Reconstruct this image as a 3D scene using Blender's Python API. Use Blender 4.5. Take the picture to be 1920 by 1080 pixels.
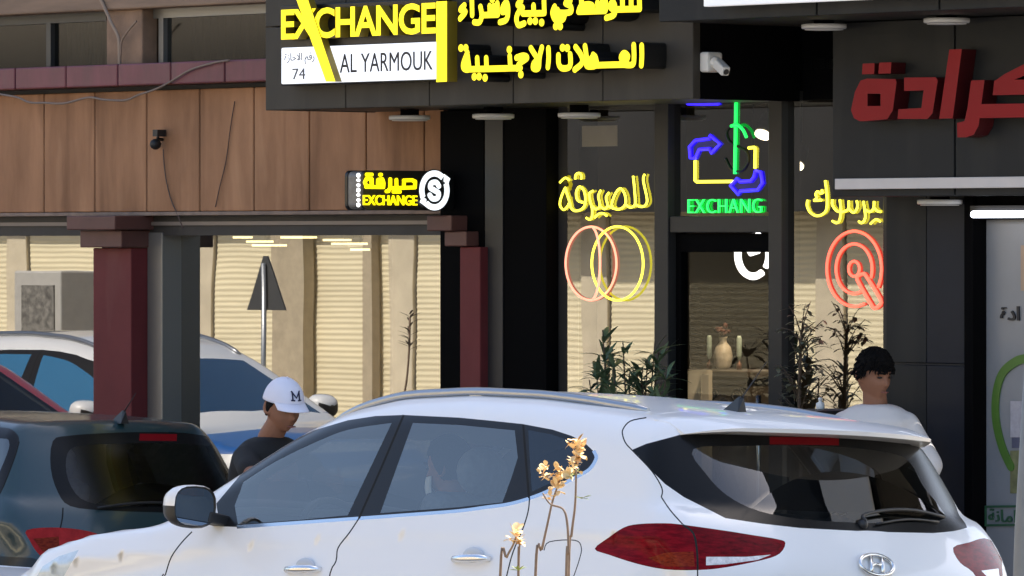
import bpy, bmesh, math, random
import numpy as np
from mathutils import Matrix, Vector
from mathutils.geometry import delaunay_2d_cdt

for o in list(bpy.data.objects): bpy.data.objects.remove(o)
SC = bpy.context.scene
COL = SC.collection
R = math.radians
rng = random.Random(7)

# ------------------------------------------------------------------ camera, sky, sun, exposure
FPX, HC, PYH = 10400.0, 2.22, 460.0          # focal length in photo pixels, eye height, horizon row
cam = bpy.data.cameras.new('camera'); cam_o = bpy.data.objects.new('camera', cam); COL.objects.link(cam_o)
cam.sensor_width = 36; cam.lens = 36*FPX/1920; cam.shift_y = -(540-PYH)/1920
cam.clip_start = 0.5; cam.clip_end = 500
cam_o.location = (0, 0, HC); cam_o.rotation_euler = (R(90), 0, 0)
SC.camera = cam_o
BA = R(47)                                    # the street runs at 47 degrees to the view
SB, CB = math.sin(BA), math.cos(BA)
D0 = 28.0
SUN_EL = R(50)
w = bpy.data.worlds.new('World'); SC.world = w; w.use_nodes = True
nt = w.node_tree; bg = nt.nodes['Background']
sky = nt.nodes.new('ShaderNodeTexSky'); sky.sky_type = 'NISHITA'; sky.sun_disc = False
sky.sun_elevation = SUN_EL; sky.sun_rotation = R(47); sky.air_density = 1.0; sky.dust_density = 2.0
nt.links.new(sky.outputs[0], bg.inputs[0]); bg.inputs[1].default_value = 0.11
sun = bpy.data.lights.new('sun', 'SUN'); sun.energy = 4.0; sun.angle = R(0.5); sun.color = (1, .94, .84)
sun_o = bpy.data.objects.new('sun', sun); COL.objects.link(sun_o)
sd = Vector((SB*math.cos(SUN_EL), CB*math.cos(SUN_EL), math.sin(SUN_EL)))
sun_o.rotation_euler = sd.to_track_quat('Z', 'Y').to_euler(); sun_o.location = (0, 30, 20)
vs = SC.view_settings; vs.view_transform = 'Standard'; vs.look = 'None'; vs.gamma = 1; vs.use_curve_mapping = False
vs.exposure = 1.65

# ------------------------------------------------------------------ materials
MATS = {}
def mat(name, col=(.5, .5, .5), rough=.5, metal=0, var=0, vscale=8, bump=0, bscale=60, emit=None, estr=0,
        coat=0, spec=.5, crough=.04, stretch=None, col2=None, trans=0):
    if name in MATS: return MATS[name]
    m = bpy.data.materials.new(name); m.use_nodes = True; MATS[name] = m
    n = m.node_tree; p = n.nodes['Principled BSDF']
    p.inputs['Roughness'].default_value = rough; p.inputs['Metallic'].default_value = metal
    p.inputs['Specular IOR Level'].default_value = spec
    p.inputs['Coat Weight'].default_value = coat; p.inputs['Coat Roughness'].default_value = crough
    p.inputs['Base Color'].default_value = (*col, 1)
    if emit:
        p.inputs['Emission Color'].default_value = (*emit, 1); p.inputs['Emission Strength'].default_value = estr
    tc = mp = None
    if var or bump:
        tc = n.nodes.new('ShaderNodeTexCoord'); mp = n.nodes.new('ShaderNodeMapping')
        n.links.new(tc.outputs['Object'], mp.inputs[0])
        if stretch: mp.inputs['Scale'].default_value = stretch
    if var:
        t = n.nodes.new('ShaderNodeTexNoise'); t.inputs['Scale'].default_value = vscale; t.inputs['Detail'].default_value = 6
        t.inputs['Roughness'].default_value = .62
        n.links.new(mp.outputs[0], t.inputs[0])
        r = n.nodes.new('ShaderNodeValToRGB'); r.color_ramp.elements[0].position = .3; r.color_ramp.elements[1].position = .7
        c2 = col2 or tuple(c*(1-var) for c in col)
        r.color_ramp.elements[0].color = (*c2, 1); r.color_ramp.elements[1].color = (*[min(1, c*(1+.35*var)) for c in col], 1)
        n.links.new(t.outputs['Fac'], r.inputs[0]); n.links.new(r.outputs[0], p.inputs['Base Color'])
    if bump:
        t2 = n.nodes.new('ShaderNodeTexNoise'); t2.inputs['Scale'].default_value = bscale; t2.inputs['Detail'].default_value = 4
        n.links.new(mp.outputs[0], t2.inputs[0])
        b = n.nodes.new('ShaderNodeBump'); b.inputs['Strength'].default_value = bump; b.inputs['Distance'].default_value = .01
        n.links.new(t2.outputs['Fac'], b.inputs['Height']); n.links.new(b.outputs[0], p.inputs['Normal'])
    return m

def glass(name, tint=(.5, .5, .5), refl=.12, wave=0, grazing=.5, rough=0.0, wscale=1.2, mirror=(1, 1, 1)):
    """window pane: see-through tint plus a mirror coat that grows towards grazing angles"""
    if name in MATS: return MATS[name]
    m = bpy.data.materials.new(name); m.use_nodes = True; MATS[name] = m
    n = m.node_tree; n.nodes.clear()
    out = n.nodes.new('ShaderNodeOutputMaterial'); mix = n.nodes.new('ShaderNodeMixShader')
    tr = n.nodes.new('ShaderNodeBsdfTransparent'); tr.inputs[0].default_value = (*tint, 1)
    gl = n.nodes.new('ShaderNodeBsdfGlossy'); gl.inputs['Roughness'].default_value = rough; gl.inputs[0].default_value = (*mirror, 1)
    lw = n.nodes.new('ShaderNodeLayerWeight'); lw.inputs[0].default_value = .2
    ma = n.nodes.new('ShaderNodeMath'); ma.operation = 'MULTIPLY_ADD'; ma.inputs[1].default_value = grazing; ma.inputs[2].default_value = refl
    ma.use_clamp = True
    n.links.new(lw.outputs['Fresnel'], ma.inputs[0]); n.links.new(ma.outputs[0], mix.inputs[0])
    n.links.new(tr.outputs[0], mix.inputs[1]); n.links.new(gl.outputs[0], mix.inputs[2]); n.links.new(mix.outputs[0], out.inputs[0])
    if wave:
        tc = n.nodes.new('ShaderNodeTexCoord'); t = n.nodes.new('ShaderNodeTexNoise'); t.inputs['Scale'].default_value = wscale
        t.inputs['Detail'].default_value = 1
        b = n.nodes.new('ShaderNodeBump'); b.inputs['Strength'].default_value = wave; b.inputs['Distance'].default_value = .01
        n.links.new(tc.outputs['Object'], t.inputs[0]); n.links.new(t.outputs['Fac'], b.inputs['Height']); n.links.new(b.outputs[0], gl.inputs['Normal'])
    return m

# ------------------------------------------------------------------ things and parts
def setp(o, label=None, cat=None, group=None, kind=None):
    if label: o['label'] = label
    if cat: o['category'] = cat
    if group: o['group'] = group
    if kind: o['kind'] = kind
    return o

MF = Matrix.Translation((0, D0, 0)) @ Matrix.Rotation(-BA, 4, 'Z')    # facade frame: u along, v into the wall, z up
BASE = {}
def thing(name, label, cat, base=(0, 0, 0), group=None, frame=True):
    o = bpy.data.objects.new(name, None); COL.objects.link(o); o.empty_display_size = .1
    o.matrix_world = (MF if frame else Matrix()) @ Matrix.Translation(base)
    BASE[o.name] = Vector(base)
    return setp(o, label, cat, group)

def root_of(o):
    while o.parent: o = o.parent
    return o

class MB:
    """collects faces for ONE mesh object"""
    def __init__(s): s.v = []; s.f = []; s.mi = []; s.sm = []; s.cur = 0
    def add(s, vs, fs, smooth=False):
        b = len(s.v); s.v += [tuple(p) for p in vs]
        for f in fs: s.f.append([b+i for i in f]); s.mi.append(s.cur); s.sm.append(smooth)
        return s
    def box(s, a0, a1, b0, b1, c0, c1):
        vs = [(x, y, z) for x in (a0, a1) for y in (b0, b1) for z in (c0, c1)]
        return s.add(vs, [(0, 1, 3, 2), (4, 6, 7, 5), (0, 4, 5, 1), (2, 3, 7, 6), (0, 2, 6, 4), (1, 5, 7, 3)])
    def obox(s, c, ax, ay, az):
        c, ax, ay, az = map(Vector, (c, ax, ay, az))
        vs = [c+i*ax+j*ay+k*az for i in (-1, 1) for j in (-1, 1) for k in (-1, 1)]
        return s.add(vs, [(0, 1, 3, 2), (4, 6, 7, 5), (0, 4, 5, 1), (2, 3, 7, 6), (0, 2, 6, 4), (1, 5, 7, 3)])
    def tube(s, pts, r, n=8, closed=False, cap=True, smooth=True, flat=None):
        P = [Vector(p) for p in pts]; m = len(P); rs = r if hasattr(r, '__len__') else [r]*m
        T = []
        for i in range(m):
            a = P[(i-1) % m] if (closed or i > 0) else P[i]; b = P[(i+1) % m] if (closed or i < m-1) else P[i]
            t = (b-a); T.append(t.normalized() if t.length > 1e-9 else Vector((0, 0, 1)))
        up = Vector((0, 0, 1)) if abs(T[0].z) < .9 else Vector((1, 0, 0))
        nrm = (up - T[0]*up.dot(T[0])).normalized(); vs = []
        for i in range(m):
            nrm = nrm - T[i]*nrm.dot(T[i])
            nrm = nrm.normalized() if nrm.length > 1e-6 else T[i].orthogonal().normalized()
            bi = T[i].cross(nrm)
            for k in range(n):
                a = 2*math.pi*k/n; vs.append(P[i]+(nrm*math.cos(a)+bi*math.sin(a))*rs[i])
        fs = []
        for i in range(m if closed else m-1):
            j = (i+1) % m
            for k in range(n): fs.append((i*n+k, i*n+(k+1) % n, j*n+(k+1) % n, j*n+k))
        s.add(vs, fs, smooth)
        if cap and not closed:
            b = len(s.v)-len(vs)
            s.f.append([b+k for k in range(n)][::-1]); s.f.append([b+(m-1)*n+k for k in range(n)])
            s.mi += [s.cur]*2; s.sm += [False]*2
        return s
    def lathe(s, c, prof, n=24, axis='z', smooth=True):
        c = Vector(c); vs = []
        for (r, h) in prof:
            for k in range(n):
                a = 2*math.pi*k/n; p, q = r*math.cos(a), r*math.sin(a)
                vs.append(c+Vector({'z': (p, q, h), 'y': (p, h, q), 'x': (h, p, q)}[axis]))
        m = len(prof); fs = [(i*n+k, i*n+(k+1) % n, (i+1)*n+(k+1) % n, (i+1)*n+k) for i in range(m-1) for k in range(n)]
        s.add(vs, fs, smooth); b = len(s.v)-len(vs)
        s.f.append([b+k for k in range(n)][::-1]); s.f.append([b+(m-1)*n+k for k in range(n)]); s.mi += [s.cur]*2; s.sm += [False]*2
        return s
    def ball(s, c, r, n=12, m=8):
        rx, ry, rz = r if hasattr(r, '__len__') else (r, r, r); c = Vector(c); vs = [c+Vector((0, 0, -rz))]
        for i in range(1, m):
            t = math.pi*i/m
            for k in range(n):
                a = 2*math.pi*k/n; vs.append(c+Vector((rx*math.sin(t)*math.cos(a), ry*math.sin(t)*math.sin(a), -rz*math.cos(t))))
        vs.append(c+Vector((0, 0, rz))); fs = []
        for k in range(n): fs.append((0, 1+(k+1) % n, 1+k)); fs.append((len(vs)-1, 1+(m-2)*n+k, 1+(m-2)*n+(k+1) % n))
        for i in range(m-2):
            for k in range(n): fs.append((1+i*n+k, 1+i*n+(k+1) % n, 1+(i+1)*n+(k+1) % n, 1+(i+1)*n+k))
        return s.add(vs, fs, True)
    def polys(s, polylist, y0, y1, side=0, plane='uz'):
        """union of flat outlines, extruded from depth y0 (front) to y1; side = material index of the flanks"""
        V = []; E = []; F = []
        for pl in polylist:
            if sum(p[0]*q[1]-q[0]*p[1] for p, q in zip(pl, list(pl[1:])+[pl[0]])) < 0: pl = list(pl)[::-1]
            b = len(V); V += [Vector(p) for p in pl]; F.append(list(range(b, b+len(pl))))
        r = delaunay_2d_cdt(V, [], F, 1, 1e-6)
        vs, fs = [tuple(p) for p in r[0]], [list(f) for f, src in zip(r[2], r[5]) if src]
        mk = (lambda p, d: (p[0], d, p[1])) if plane == 'uz' else (lambda p, d: (d, p[0], p[1]))
        n = len(vs); c0 = s.cur
        s.add([mk(p, y0) for p in vs]+[mk(p, y1) for p in vs], [f for f in fs])
        b = len(s.v)-2*n; s.cur = side; cnt = {}
        for f in fs:
            for i in range(len(f)):
                a, c = f[i], f[(i+1) % len(f)]; cnt[(a, c)] = 1
        for (a, c) in cnt:
            if (c, a) not in cnt: s.f.append([b+c, b+a, b+n+a, b+n+c]); s.mi.append(side); s.sm.append(False)
        for f in fs: s.f.append([b+n+i for i in f][::-1]); s.mi.append(side); s.sm.append(False)
        s.cur = c0
        return s
    def build(s, name, m, parent=None, bevel=0, label=None, frame=True, fix=True):
        base = BASE[root_of(parent).name] if parent else Vector((0, 0, 0))
        me = bpy.data.meshes.new(name); me.from_pydata([Vector(p)-base for p in s.v], [], s.f)
        ms = m if isinstance(m, (list, tuple)) else [m]
        for x in ms: me.materials.append(x)
        me.polygons.foreach_set('material_index', s.mi); me.polygons.foreach_set('use_smooth', s.sm); me.update()
        if fix:
            bm = bmesh.new(); bm.from_mesh(me); bmesh.ops.recalc_face_normals(bm, faces=bm.faces); bm.to_mesh(me); bm.free()
        o = bpy.data.objects.new(name, me); COL.objects.link(o)
        if parent: o.parent = parent
        elif frame: o.matrix_world = MF
        if bevel:
            b = o.modifiers.new('bevel', 'BEVEL'); b.width = bevel; b.segments = 2; b.limit_method = 'ANGLE'; b.angle_limit = R(50)
            b.harden_normals = False
        if label: o['label'] = label
        return o

# photo pixel -> point on the vertical plane standing n metres in front of the brown wall
def W(px, py, n=0.0):
    k = (px-960)/FPX; y = (D0*CB-n)/(SB*k+CB); x = k*y
    return (x*CB-(y-D0)*SB, HC+(PYH-py)*y/FPX)
def U_(px, n=0.0): return W(px, 460, n)[0]
def Z_(px, py, n=0.0): return W(px, py, n)[1]
def ribbon(pts, wd, cap=True):
    """outlines covering a pen stroke of width wd along pts"""
    out = []; P = [Vector(p) for p in pts]
    for a, b in zip(P, P[1:]):
        d = (b-a)
        if d.length < 1e-6: continue
        q = Vector((-d.y, d.x)).normalized()*wd/2
        out.append([a-q, b-q, b+q, a+q])
    for i, p in enumerate(P):
        if cap or 0 < i < len(P)-1: out.append([p+Vector((math.cos(t), math.sin(t)))*wd/2 for t in [2*math.pi*k/10 for k in range(10)]])
    return out
def smooth_line(pts, n=5, closed=False):
    P = [Vector(p) for p in pts]; m = len(P); out = []
    for i in range(m if closed else m-1):
        g = lambda j: P[j % m] if closed else P[max(0, min(m-1, j))]
        a, b, c, d = g(i-1), g(i), g(i+1), g(i+2)
        for k in range(n):
            t = k/n
            out.append(.5*((2*b)+(c-a)*t+(2*a-5*b+4*c-d)*t*t+(3*b-a-3*c+d)*t**3))
    if not closed: out.append(P[-1])
    return out
def text_mesh(body, bold=0.0, res=4, spacing=1.0):
    c = bpy.data.curves.new('lettering', 'FONT'); c.body = body; c.offset = bold; c.resolution_u = res; c.space_character = spacing
    o = bpy.data.objects.new('lettering', c); COL.objects.link(o); bpy.context.view_layer.update()
    me = bpy.data.meshes.new_from_object(o.evaluated_get(bpy.context.evaluated_depsgraph_get()))
    V = np.array([v.co[:2] for v in me.vertices]); F = [list(p.vertices) for p in me.polygons]
    bpy.data.objects.remove(o); bpy.data.curves.remove(c); bpy.data.meshes.remove(me)
    mn, mx = V.min(0), V.max(0)
    return (V-mn)/(mx-mn), F
def add_text(mb, body, u0, u1, z0, z1, y0, y1, bold=0.0, side=0, shear=0.0, plane='uz', spacing=1.0):
    V, F = text_mesh(body, bold, spacing=spacing)
    P = [(u0+(u1-u0)*x, z0+(z1-z0)*y+shear*(u1-u0)*x) for x, y in V]; n = len(P); c0 = mb.cur
    mk = (lambda p, d: (p[0], d, p[1])) if plane == 'uz' else (lambda p, d: (d, p[0], p[1]))
    b = len(mb.v); mb.add([mk(p, y0) for p in P]+[mk(p, y1) for p in P], F)
    cnt = set()
    for f in F:
        for i in range(len(f)): cnt.add((f[i], f[(i+1) % len(f)]))
    for (a, c) in cnt:
        if (c, a) not in cnt: mb.f.append([b+c, b+a, b+n+a, b+n+c]); mb.mi.append(side); mb.sm.append(False)
    return mb
# ------------------------------------------------------------------ cars: one implicit shape, panelled along traced shut lines
def smax(a, b, k): h = np.clip(.5+.5*(a-b)/k, 0, 1); return b*(1-h)+a*h+k*h*(1-h)
def smin(a, b, k): return -smax(-a, -b, k)
def curve1(pts, sig):
    xs = np.linspace(-1, 6, 1401); ys = np.interp(xs, [p[0] for p in pts], [p[1] for p in pts])
    k = np.exp(-.5*(np.arange(-200, 201)*.005/sig)**2); k /= k.sum()
    ys = np.convolve(np.pad(ys, 200, 'edge'), k, 'valid')
    return lambda x: np.interp(x, xs, ys)

class CarShape:
    def __init__(s, sp):
        s.sp = sp; s.zr = curve1(sp['roof'], .05); s.xr = curve1([(z, x) for x, z in sp['rear']], .03)
        s.W = curve1(sp['width'], .08); s.belt = curve1(sp['belt'], .06); s.wg = curve1(sp['green'], .08)
        s.xl = curve1([(z, x) for x, z in sp['bumper']], .03)
        s.L = sp['L']; s.ax = sp['axis']; s.z0 = sp['z0']
    def F(s, P):
        sp = s.sp; X, Y, Z = P[..., 0], P[..., 1], P[..., 2]; aY = np.sqrt(Y*Y+1e-6)
        bz = s.belt(X)
        zr = s.zr(X)-sp['crown']*Y*Y
        wg = s.wg(X)-(Z-bz)*sp['tumble']-.10*np.clip(Z-bz, 0, 1)**2
        a = (aY-wg)*.93; b = (Z-zr)*.93
        c = (s.xr(Z)+sp['rearcurve']*Y*Y+sp['rearcurve']*1.6*Y**4-X)*.9
        up = smax(smax(a, b, sp['kroof']), c, .05)
        sh = bz-sp['shoulder']                      # crease under the belt
        dz = Z-sh
        g = .5*(dz+np.sqrt(dz*dz+.00004))*.62+np.where(dz < 0, .10*np.exp(-((dz+.15)/.10)**2)*.36, 0)+.25*np.clip(.62-Z, 0, 1)**2
        wl = s.W(X)-g
        al = aY-wl; bl = Z-bz-.012
        cl = s.xl(Z)+sp['bcurve']*Y*Y+sp['bcurve']*1.5*Y**4-X
        dl = X-(s.L-.16*Y*Y-.25*Y**4-.35*np.clip(Z-.65, 0, 1)**1.5)
        el = .26-Z
        lo = smax(smax(smax(al, bl, .04), cl, .07), smax(dl, el, .05), .09)
        return smin(up, lo, .035)
    def cast(s, O, D, t0, t1, n=90, inside=True):
        O = np.atleast_2d(O); D = np.atleast_2d(D); ts = np.linspace(t0, t1, n); N = len(O)
        lo = np.full(N, t0); hi = np.full(N, np.nan); done = np.zeros(N, bool)
        for i in range(1, n):
            f = s.F(O+D*ts[i]); hit = (~done) & ((f > 0) if inside else (f < 0))
            lo[hit] = ts[i-1]; hi[hit] = ts[i]; done |= hit
        hi = np.where(np.isnan(hi), lo, hi)
        for _ in range(26):
            m = .5*(lo+hi); f = s.F(O+D*m[:, None]); out = (f > 0) if inside else (f < 0)
            hi = np.where(out, m, hi); lo = np.where(out, lo, m)
        return O+D*hi[:, None], done
    def chart(s, P):
        X, Y, Z = P[:, 0], P[:, 1], P[:, 2]; xa, xb = s.ax
        th = np.arctan2(Y, Z-s.z0); r = np.hypot(Y, Z-s.z0)
        sv = np.where(X < xa, xa-np.arctan2(xa-X, r)*.8, np.where(X > xb, xb+np.arctan2(X-xb, r)*.8, X))
        return np.stack([sv, th*.8], 1)
    def unchart(s, C):
        xa, xb = s.ax; sv = C[:, 0]; th = C[:, 1]/.8
        ph = np.where(sv < xa, (xa-sv)/.8, np.where(sv > xb, -(sv-xb)/.8, 0)); ox = np.clip(sv, xa, xb)
        O = np.stack([ox, 0*ox, 0*ox+s.z0], 1); D = np.stack([-np.sin(ph), np.cos(ph)*np.sin(th), np.cos(ph)*np.cos(th)], 1)
        return s.cast(O, D, 0.02, 3.2, 110)[0]
    def normal(s, P):
        e = 1e-3; g = np.stack([s.F(P+d)-s.F(P-d) for d in np.eye(3)*e], 1)
        return g/np.linalg.norm(g, axis=1, keepdims=True)

def in_poly(Q, C):
    x, y = C[:, 0], C[:, 1]; r = np.zeros(len(C), bool); n = len(Q)
    for i in range(n):
        x1, y1 = Q[i]; x2, y2 = Q[(i+1) % n]
        if y1 == y2: continue
        r ^= ((y1 > y) != (y2 > y)) & (x < (x2-x1)*(y-y1)/(y2-y1)+x1)
    return r
def dens(poly, step=9, closed=True):
    out = []; n = len(poly)
    for i in range(n if closed else n-1):
        a = np.array(poly[i], float); b = np.array(poly[(i+1) % n], float); k = max(1, int(np.hypot(*(b-a))/step))
        for j in range(k): out.append(a+(b-a)*j/k)
    if not closed: out.append(np.array(poly[-1], float))
    return np.array(out)
def strip(line, wd=2.6):
    L = np.array(line, float); t = np.gradient(L, axis=0); t /= np.linalg.norm(t, axis=1, keepdims=True)+1e-9
    nn = np.stack([-t[:, 1], t[:, 0]], 1)*wd/2
    return np.concatenate([L-nn, (L+nn)[::-1]])
def sl(pts, n=4, closed=False): return [tuple(p) for p in smooth_line([Vector((a, b)) for a, b in pts], n, closed)]

class Car:
    """root Empty at the rear bumper on the ground; x forward, y to the driver's side"""
    def __init__(s, name, label, spec, u, n, roll=0, pitch=0, yaw=0, group=None, flip=False):
        s.sp = spec; s.sh = CarShape(spec); s.root = bpy.data.objects.new(name, None); COL.objects.link(s.root)
        p = MF @ Vector((u, -n, 0)); s.root.location = p
        s.root.rotation_euler = (roll, pitch, (0 if flip else math.pi)-BA+yaw); BASE[s.root.name] = Vector((0, 0, 0))
        setp(s.root, label, 'car', group); bpy.context.view_layer.update()
        s.M = s.root.matrix_basis.copy(); s.Mi = s.M.inverted(); s.polys = []
    def px(s, pts):
        """photo pixels -> points on this car's skin (car frame)"""
        Mi = np.array(s.Mi); P = np.atleast_2d(np.array(pts, float))
        D = np.stack([(P[:, 0]-960)/FPX, np.ones(len(P)), (PYH-P[:, 1])/FPX], 1)
        O = np.array([0, 0, HC, 1.]); Ol = (Mi @ O)[:3]; Dl = D @ Mi[:3, :3].T
        return s.sh.cast(np.repeat(Ol[None], len(P), 0), Dl, 17, 28, 220, False)
    def panel(s, cls, pts, mirror=True, step=9, snap=True):
        if cls == 'seam': cls = 'seam#%d' % len(s.polys)
        d = dens(pts, step); Q, ok = s.px(d)
        if ok.sum() < 3: return
        C = s.sh.chart(Q[ok]); s.polys.append((cls, C))
        if mirror: s.polys.append((cls+'|m', C*[1, -1]))
    def panel3(s, cls, C, mirror=True):
        C = np.array(C, float); s.polys.append((cls, C))
        if mirror: s.polys.append((cls+'|m', C*[1, -1]))
    def shell(s, mats, names, parents, gs=.028):
        sh = s.sh; xa, xb = sh.ax
        sv = np.concatenate([np.arange(xa-1.53*.8, xb+1.53*.8, gs), [xa-1.566*.8, xb+1.566*.8]]); tv = np.linspace(-math.pi*.8, math.pi*.8, int(5/gs))
        G = np.stack(np.meshgrid(sv, tv, indexing='ij'), -1).reshape(-1, 2)
        G[:, 0] += np.where((np.round(G[:, 1]/(tv[1]-tv[0])).astype(int) % 2) == 0, gs/2, 0)
        keep = np.ones(len(G), bool)
        V = []; E = []
        for cls, C in s.polys:
            b = len(V); V += [Vector(p) for p in C]; m = len(C); E += [(b+i, b+(i+1) % m) for i in range(m)]
            for i in range(m):
                a, c = C[i], C[(i+1) % m]; ab = c-a; l2 = max(ab@ab, 1e-12); near = np.abs(G-a).max(1) < .12
                if not near.any(): continue
                g = G[near]; t = np.clip(((g-a)@ab)/l2, 0, 1); d = np.linalg.norm(g-a-t[:, None]*ab, axis=1)
                idx = np.where(near)[0]; keep[idx[d < .009]] = False
        V += [Vector(p) for p in G[keep]]
        r = delaunay_2d_cdt(V, E, [], 0, 1e-5)
        VC = np.array([tuple(p) for p in r[0]]); F = np.array([f for f in r[2] if len(f) == 3])
        P3 = sh.unchart(VC); N3 = sh.normal(P3)
        cen = VC[F].mean(1); cls = np.full(len(F), -1)
        order = []
        for k, (c, C) in enumerate(s.polys):
            order.append(c); cls[in_poly(C, cen)] = k
        out = {}
        for k in set(cls.tolist()):
            nm = 'body' if k < 0 else order[k]
            out.setdefault(nm, []).append(F[cls == k])
        s.objs = {}
        # seams and inner edges of the cabin are real faces of the same skin
        for nm in sorted(out, key=lambda q: 0 if q == 'body' else 1):
            fs = np.concatenate(out[nm]); base = nm.split('|')[0].split('#')[0]
            s.emit(nm, base, fs, P3, N3, mats[base], names.get(base, base), parents.get(base))
        paint = np.concatenate([np.concatenate(out[k]) for k in out if mats[k.split('|')[0].split('#')[0]] is mats['body'] or k.split('|')[0].split('#')[0] in ('trim', 'seam')])
        s.emit('lining', 'lining', paint[:, ::-1], P3-N3*.035, -N3, MATS['car_lining'], 'interior_lining', None)
    def emit(s, key, base, fs, P3, N3, m, name, parent):
        used = np.unique(fs); mp = np.full(len(P3), -1); mp[used] = np.arange(len(used))
        me = bpy.data.meshes.new(name); me.from_pydata(P3[used].tolist(), [], mp[fs].tolist()); me.materials.append(m)
        n3 = N3[used]; f0 = fs[:, :]; a, b, c = P3[f0[:, 0]], P3[f0[:, 1]], P3[f0[:, 2]]
        if (np.einsum('ij,ij->i', np.cross(b-a, c-a), N3[f0[:, 0]]) < 0).mean() > .5: me.flip_normals()
        me.polygons.foreach_set('use_smooth', [True]*len(fs)); me.normals_split_custom_set_from_vertices(n3.tolist())
        o = bpy.data.objects.new(name, me); COL.objects.link(o)
        suf = '|m' if key.endswith('|m') else ''
        o.parent = s.objs.get((parent or '')+suf) or s.objs.get(parent or '') or s.root
        s.objs[key] = o
        return o
    def part(s, mb, name, m, parent=None, bevel=0, label=None):
        o = mb.build(name, m, None, bevel, label, frame=False); o.parent = parent or s.root
        return o
    def surf(s, x=None, y=None, z=None, side=1):
        """skin point: given (x,z) on the side, or (y,z) on the rear, or (x,y) on top"""
        if y is None: O, D = (x, 0, z), (0, side, 0)
        elif x is None: O, D = (1.2, y, z), (-1, 0, 0)
        else: O, D = (x, y, .8), (0, 0, 1)
        return s.sh.cast(np.array([O], float), np.array([D], float), .02, 2.6, 160)[0][0]

def wheels(car, xs, y, r=.34, wd=.22):
    for x in xs:
        for sd_ in (1, -1):
            e = car.root
            t = MB().lathe((x, sd_*y, r), [(r*.62, -wd/2), (r*.9, -wd/2), (r, -wd*.35), (r, wd*.35), (r*.9, wd/2), (r*.62, wd/2)], 32, 'y')
            to = car.part(t, 'wheel', mat('tyre_rubber', (.02, .02, .02), .8))
            rim = MB().lathe((x, sd_*y, r), [(r*.6, -wd*.3), (r*.66, 0), (r*.66, wd*.45*sd_), (r*.58, wd*.46*sd_), (r*.2, wd*.38*sd_)], 28, 'y')
            for k in range(5):
                a = k*2*math.pi/5
                rim.obox((x+math.cos(a)*r*.35, sd_*(y+wd*.42), r+math.sin(a)*r*.35), (math.cos(a)*r*.3, 0, math.sin(a)*r*.3), (0, .012, 0), (-math.sin(a)*.03, 0, math.cos(a)*.03))
            ro = car.part(rim, 'rim', mat('alloy_rim', (.5, .51, .53), .3, 1)); ro.parent = to
mat('car_lining', (.22, .215, .20), .85)
M_seam = mat('shut_line_black', (.004, .004, .004), .9)
M_wpaint = mat('white_car_paint', (.83, .81, .79), .40, coat=.55, crough=.06)
M_blk = mat('gloss_black_trim', (.014, .013, .013), .3, spec=.3)
M_chr = mat('chrome_trim', (.82, .82, .82), .22, 1)
M_pl = mat('black_plastic', (.015, .015, .016), .5)
M_seat = mat('grey_seat_fabric', (.17, .175, .18), .9, var=.2, vscale=30)
def lamp_mat(name, a, b, scale=30):
    m = mat(name, a, .16, coat=0, spec=.07, var=.01, vscale=scale, col2=b, stretch=(2, 2, 9)); return m
M_tail = lamp_mat('red_lamp_lens', (.24, .006, .012), (.085, .002, .005), 9)
M_tail2 = lamp_mat('dark_red_lamp_lens', (.20, .004, .010), (.06, .002, .004), 12)
M_amb = lamp_mat('amber_lamp_lens', (.28, .035, .012), (.10, .008, .006), 26)
M_clear = mat('clear_lamp_lens', (.75, .72, .70), .15, coat=1, var=.4, vscale=40)
M_head = mat('headlamp_lens', (.62, .70, .74), .12, coat=1, var=.25, vscale=14)

SUV = dict(L=4.475, axis=(.85, 3.55), z0=.72, crown=.105, kroof=.11, tumble=.42, shoulder=.10,
    roof=[(.2, 1.545), (.45, 1.565), (.9, 1.60), (1.4, 1.635), (1.8, 1.642), (2.2, 1.62), (2.5, 1.565), (2.72, 1.48), (3.45, 1.10), (3.6, 1.05), (4.0, .99), (4.3, .91), (4.5, .80)],
    rear=[(.05, .8), (.10, 1.02), (.18, 1.12), (.33, 1.32), (.47, 1.50), (.52, 1.6)],
    bumper=[(.16, .25), (.03, .40), (0, .55), (.02, .72), (.06, .85), (.10, 1.0), (.18, 1.12), (.25, 1.2)],
    rearcurve=.17, bcurve=.11,
    width=[(0, .89), (.3, .92), (.8, .915), (2.2, .915), (3.5, .905), (4.0, .885), (4.475, .80)],
    belt=[(0, 1.16), (.5, 1.205), (.9, 1.20), (1.3, 1.185), (2.1, 1.135), (2.8, 1.07), (3.4, 1.02), (3.8, .98), (4.45, .84)],
    green=[(0, .83), (.4, .85), (.9, .868), (1.5, .88), (2.2, .885), (2.8, .87), (3.4, .83), (4.4, .76)])
wc = Car('white_suv', 'white SUV parked nearest the camera with roof rails and chrome window strip', SUV, 6.42, 4.03, roll=R(3.5))
P = wc.panel
fd = [(405.5, 944), (451, 890), (511, 848), (581, 809), (652, 788), (704, 780), (757, 778)]
Bg = [(757, 778), (673, 972), (655, 999), (634, 1027), (630, 1052), (615, 1100), (600, 1330)]
rtop = [(757, 778), (860, 783), (913, 788), (980, 795)]
Cg = [(980, 795), (986, 860), (993, 934), (990, 960), (980, 992), (962, 1035), (950, 1080), (935, 1150), (930, 1240), (860, 1345)]
fe = [(300, 1335), (303, 1100), (310, 1078), (321, 1045), (340, 1018), (360, 997), (395, 985)]
P('door_front', fd+Bg[1:]+fe)
P('door_rear', rtop+Cg[1:]+Bg[::-1][:-1])
tgl = [(1212, 783), (1182, 789.5), (1168, 805), (1168, 818), (1174, 832), (1187, 846), (1222, 883), (1241, 915), (1240, 932), (1257, 957), (1280, 983), (1303, 1002), (1308, 1034), (1308, 1080), (1316, 1180)]
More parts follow.
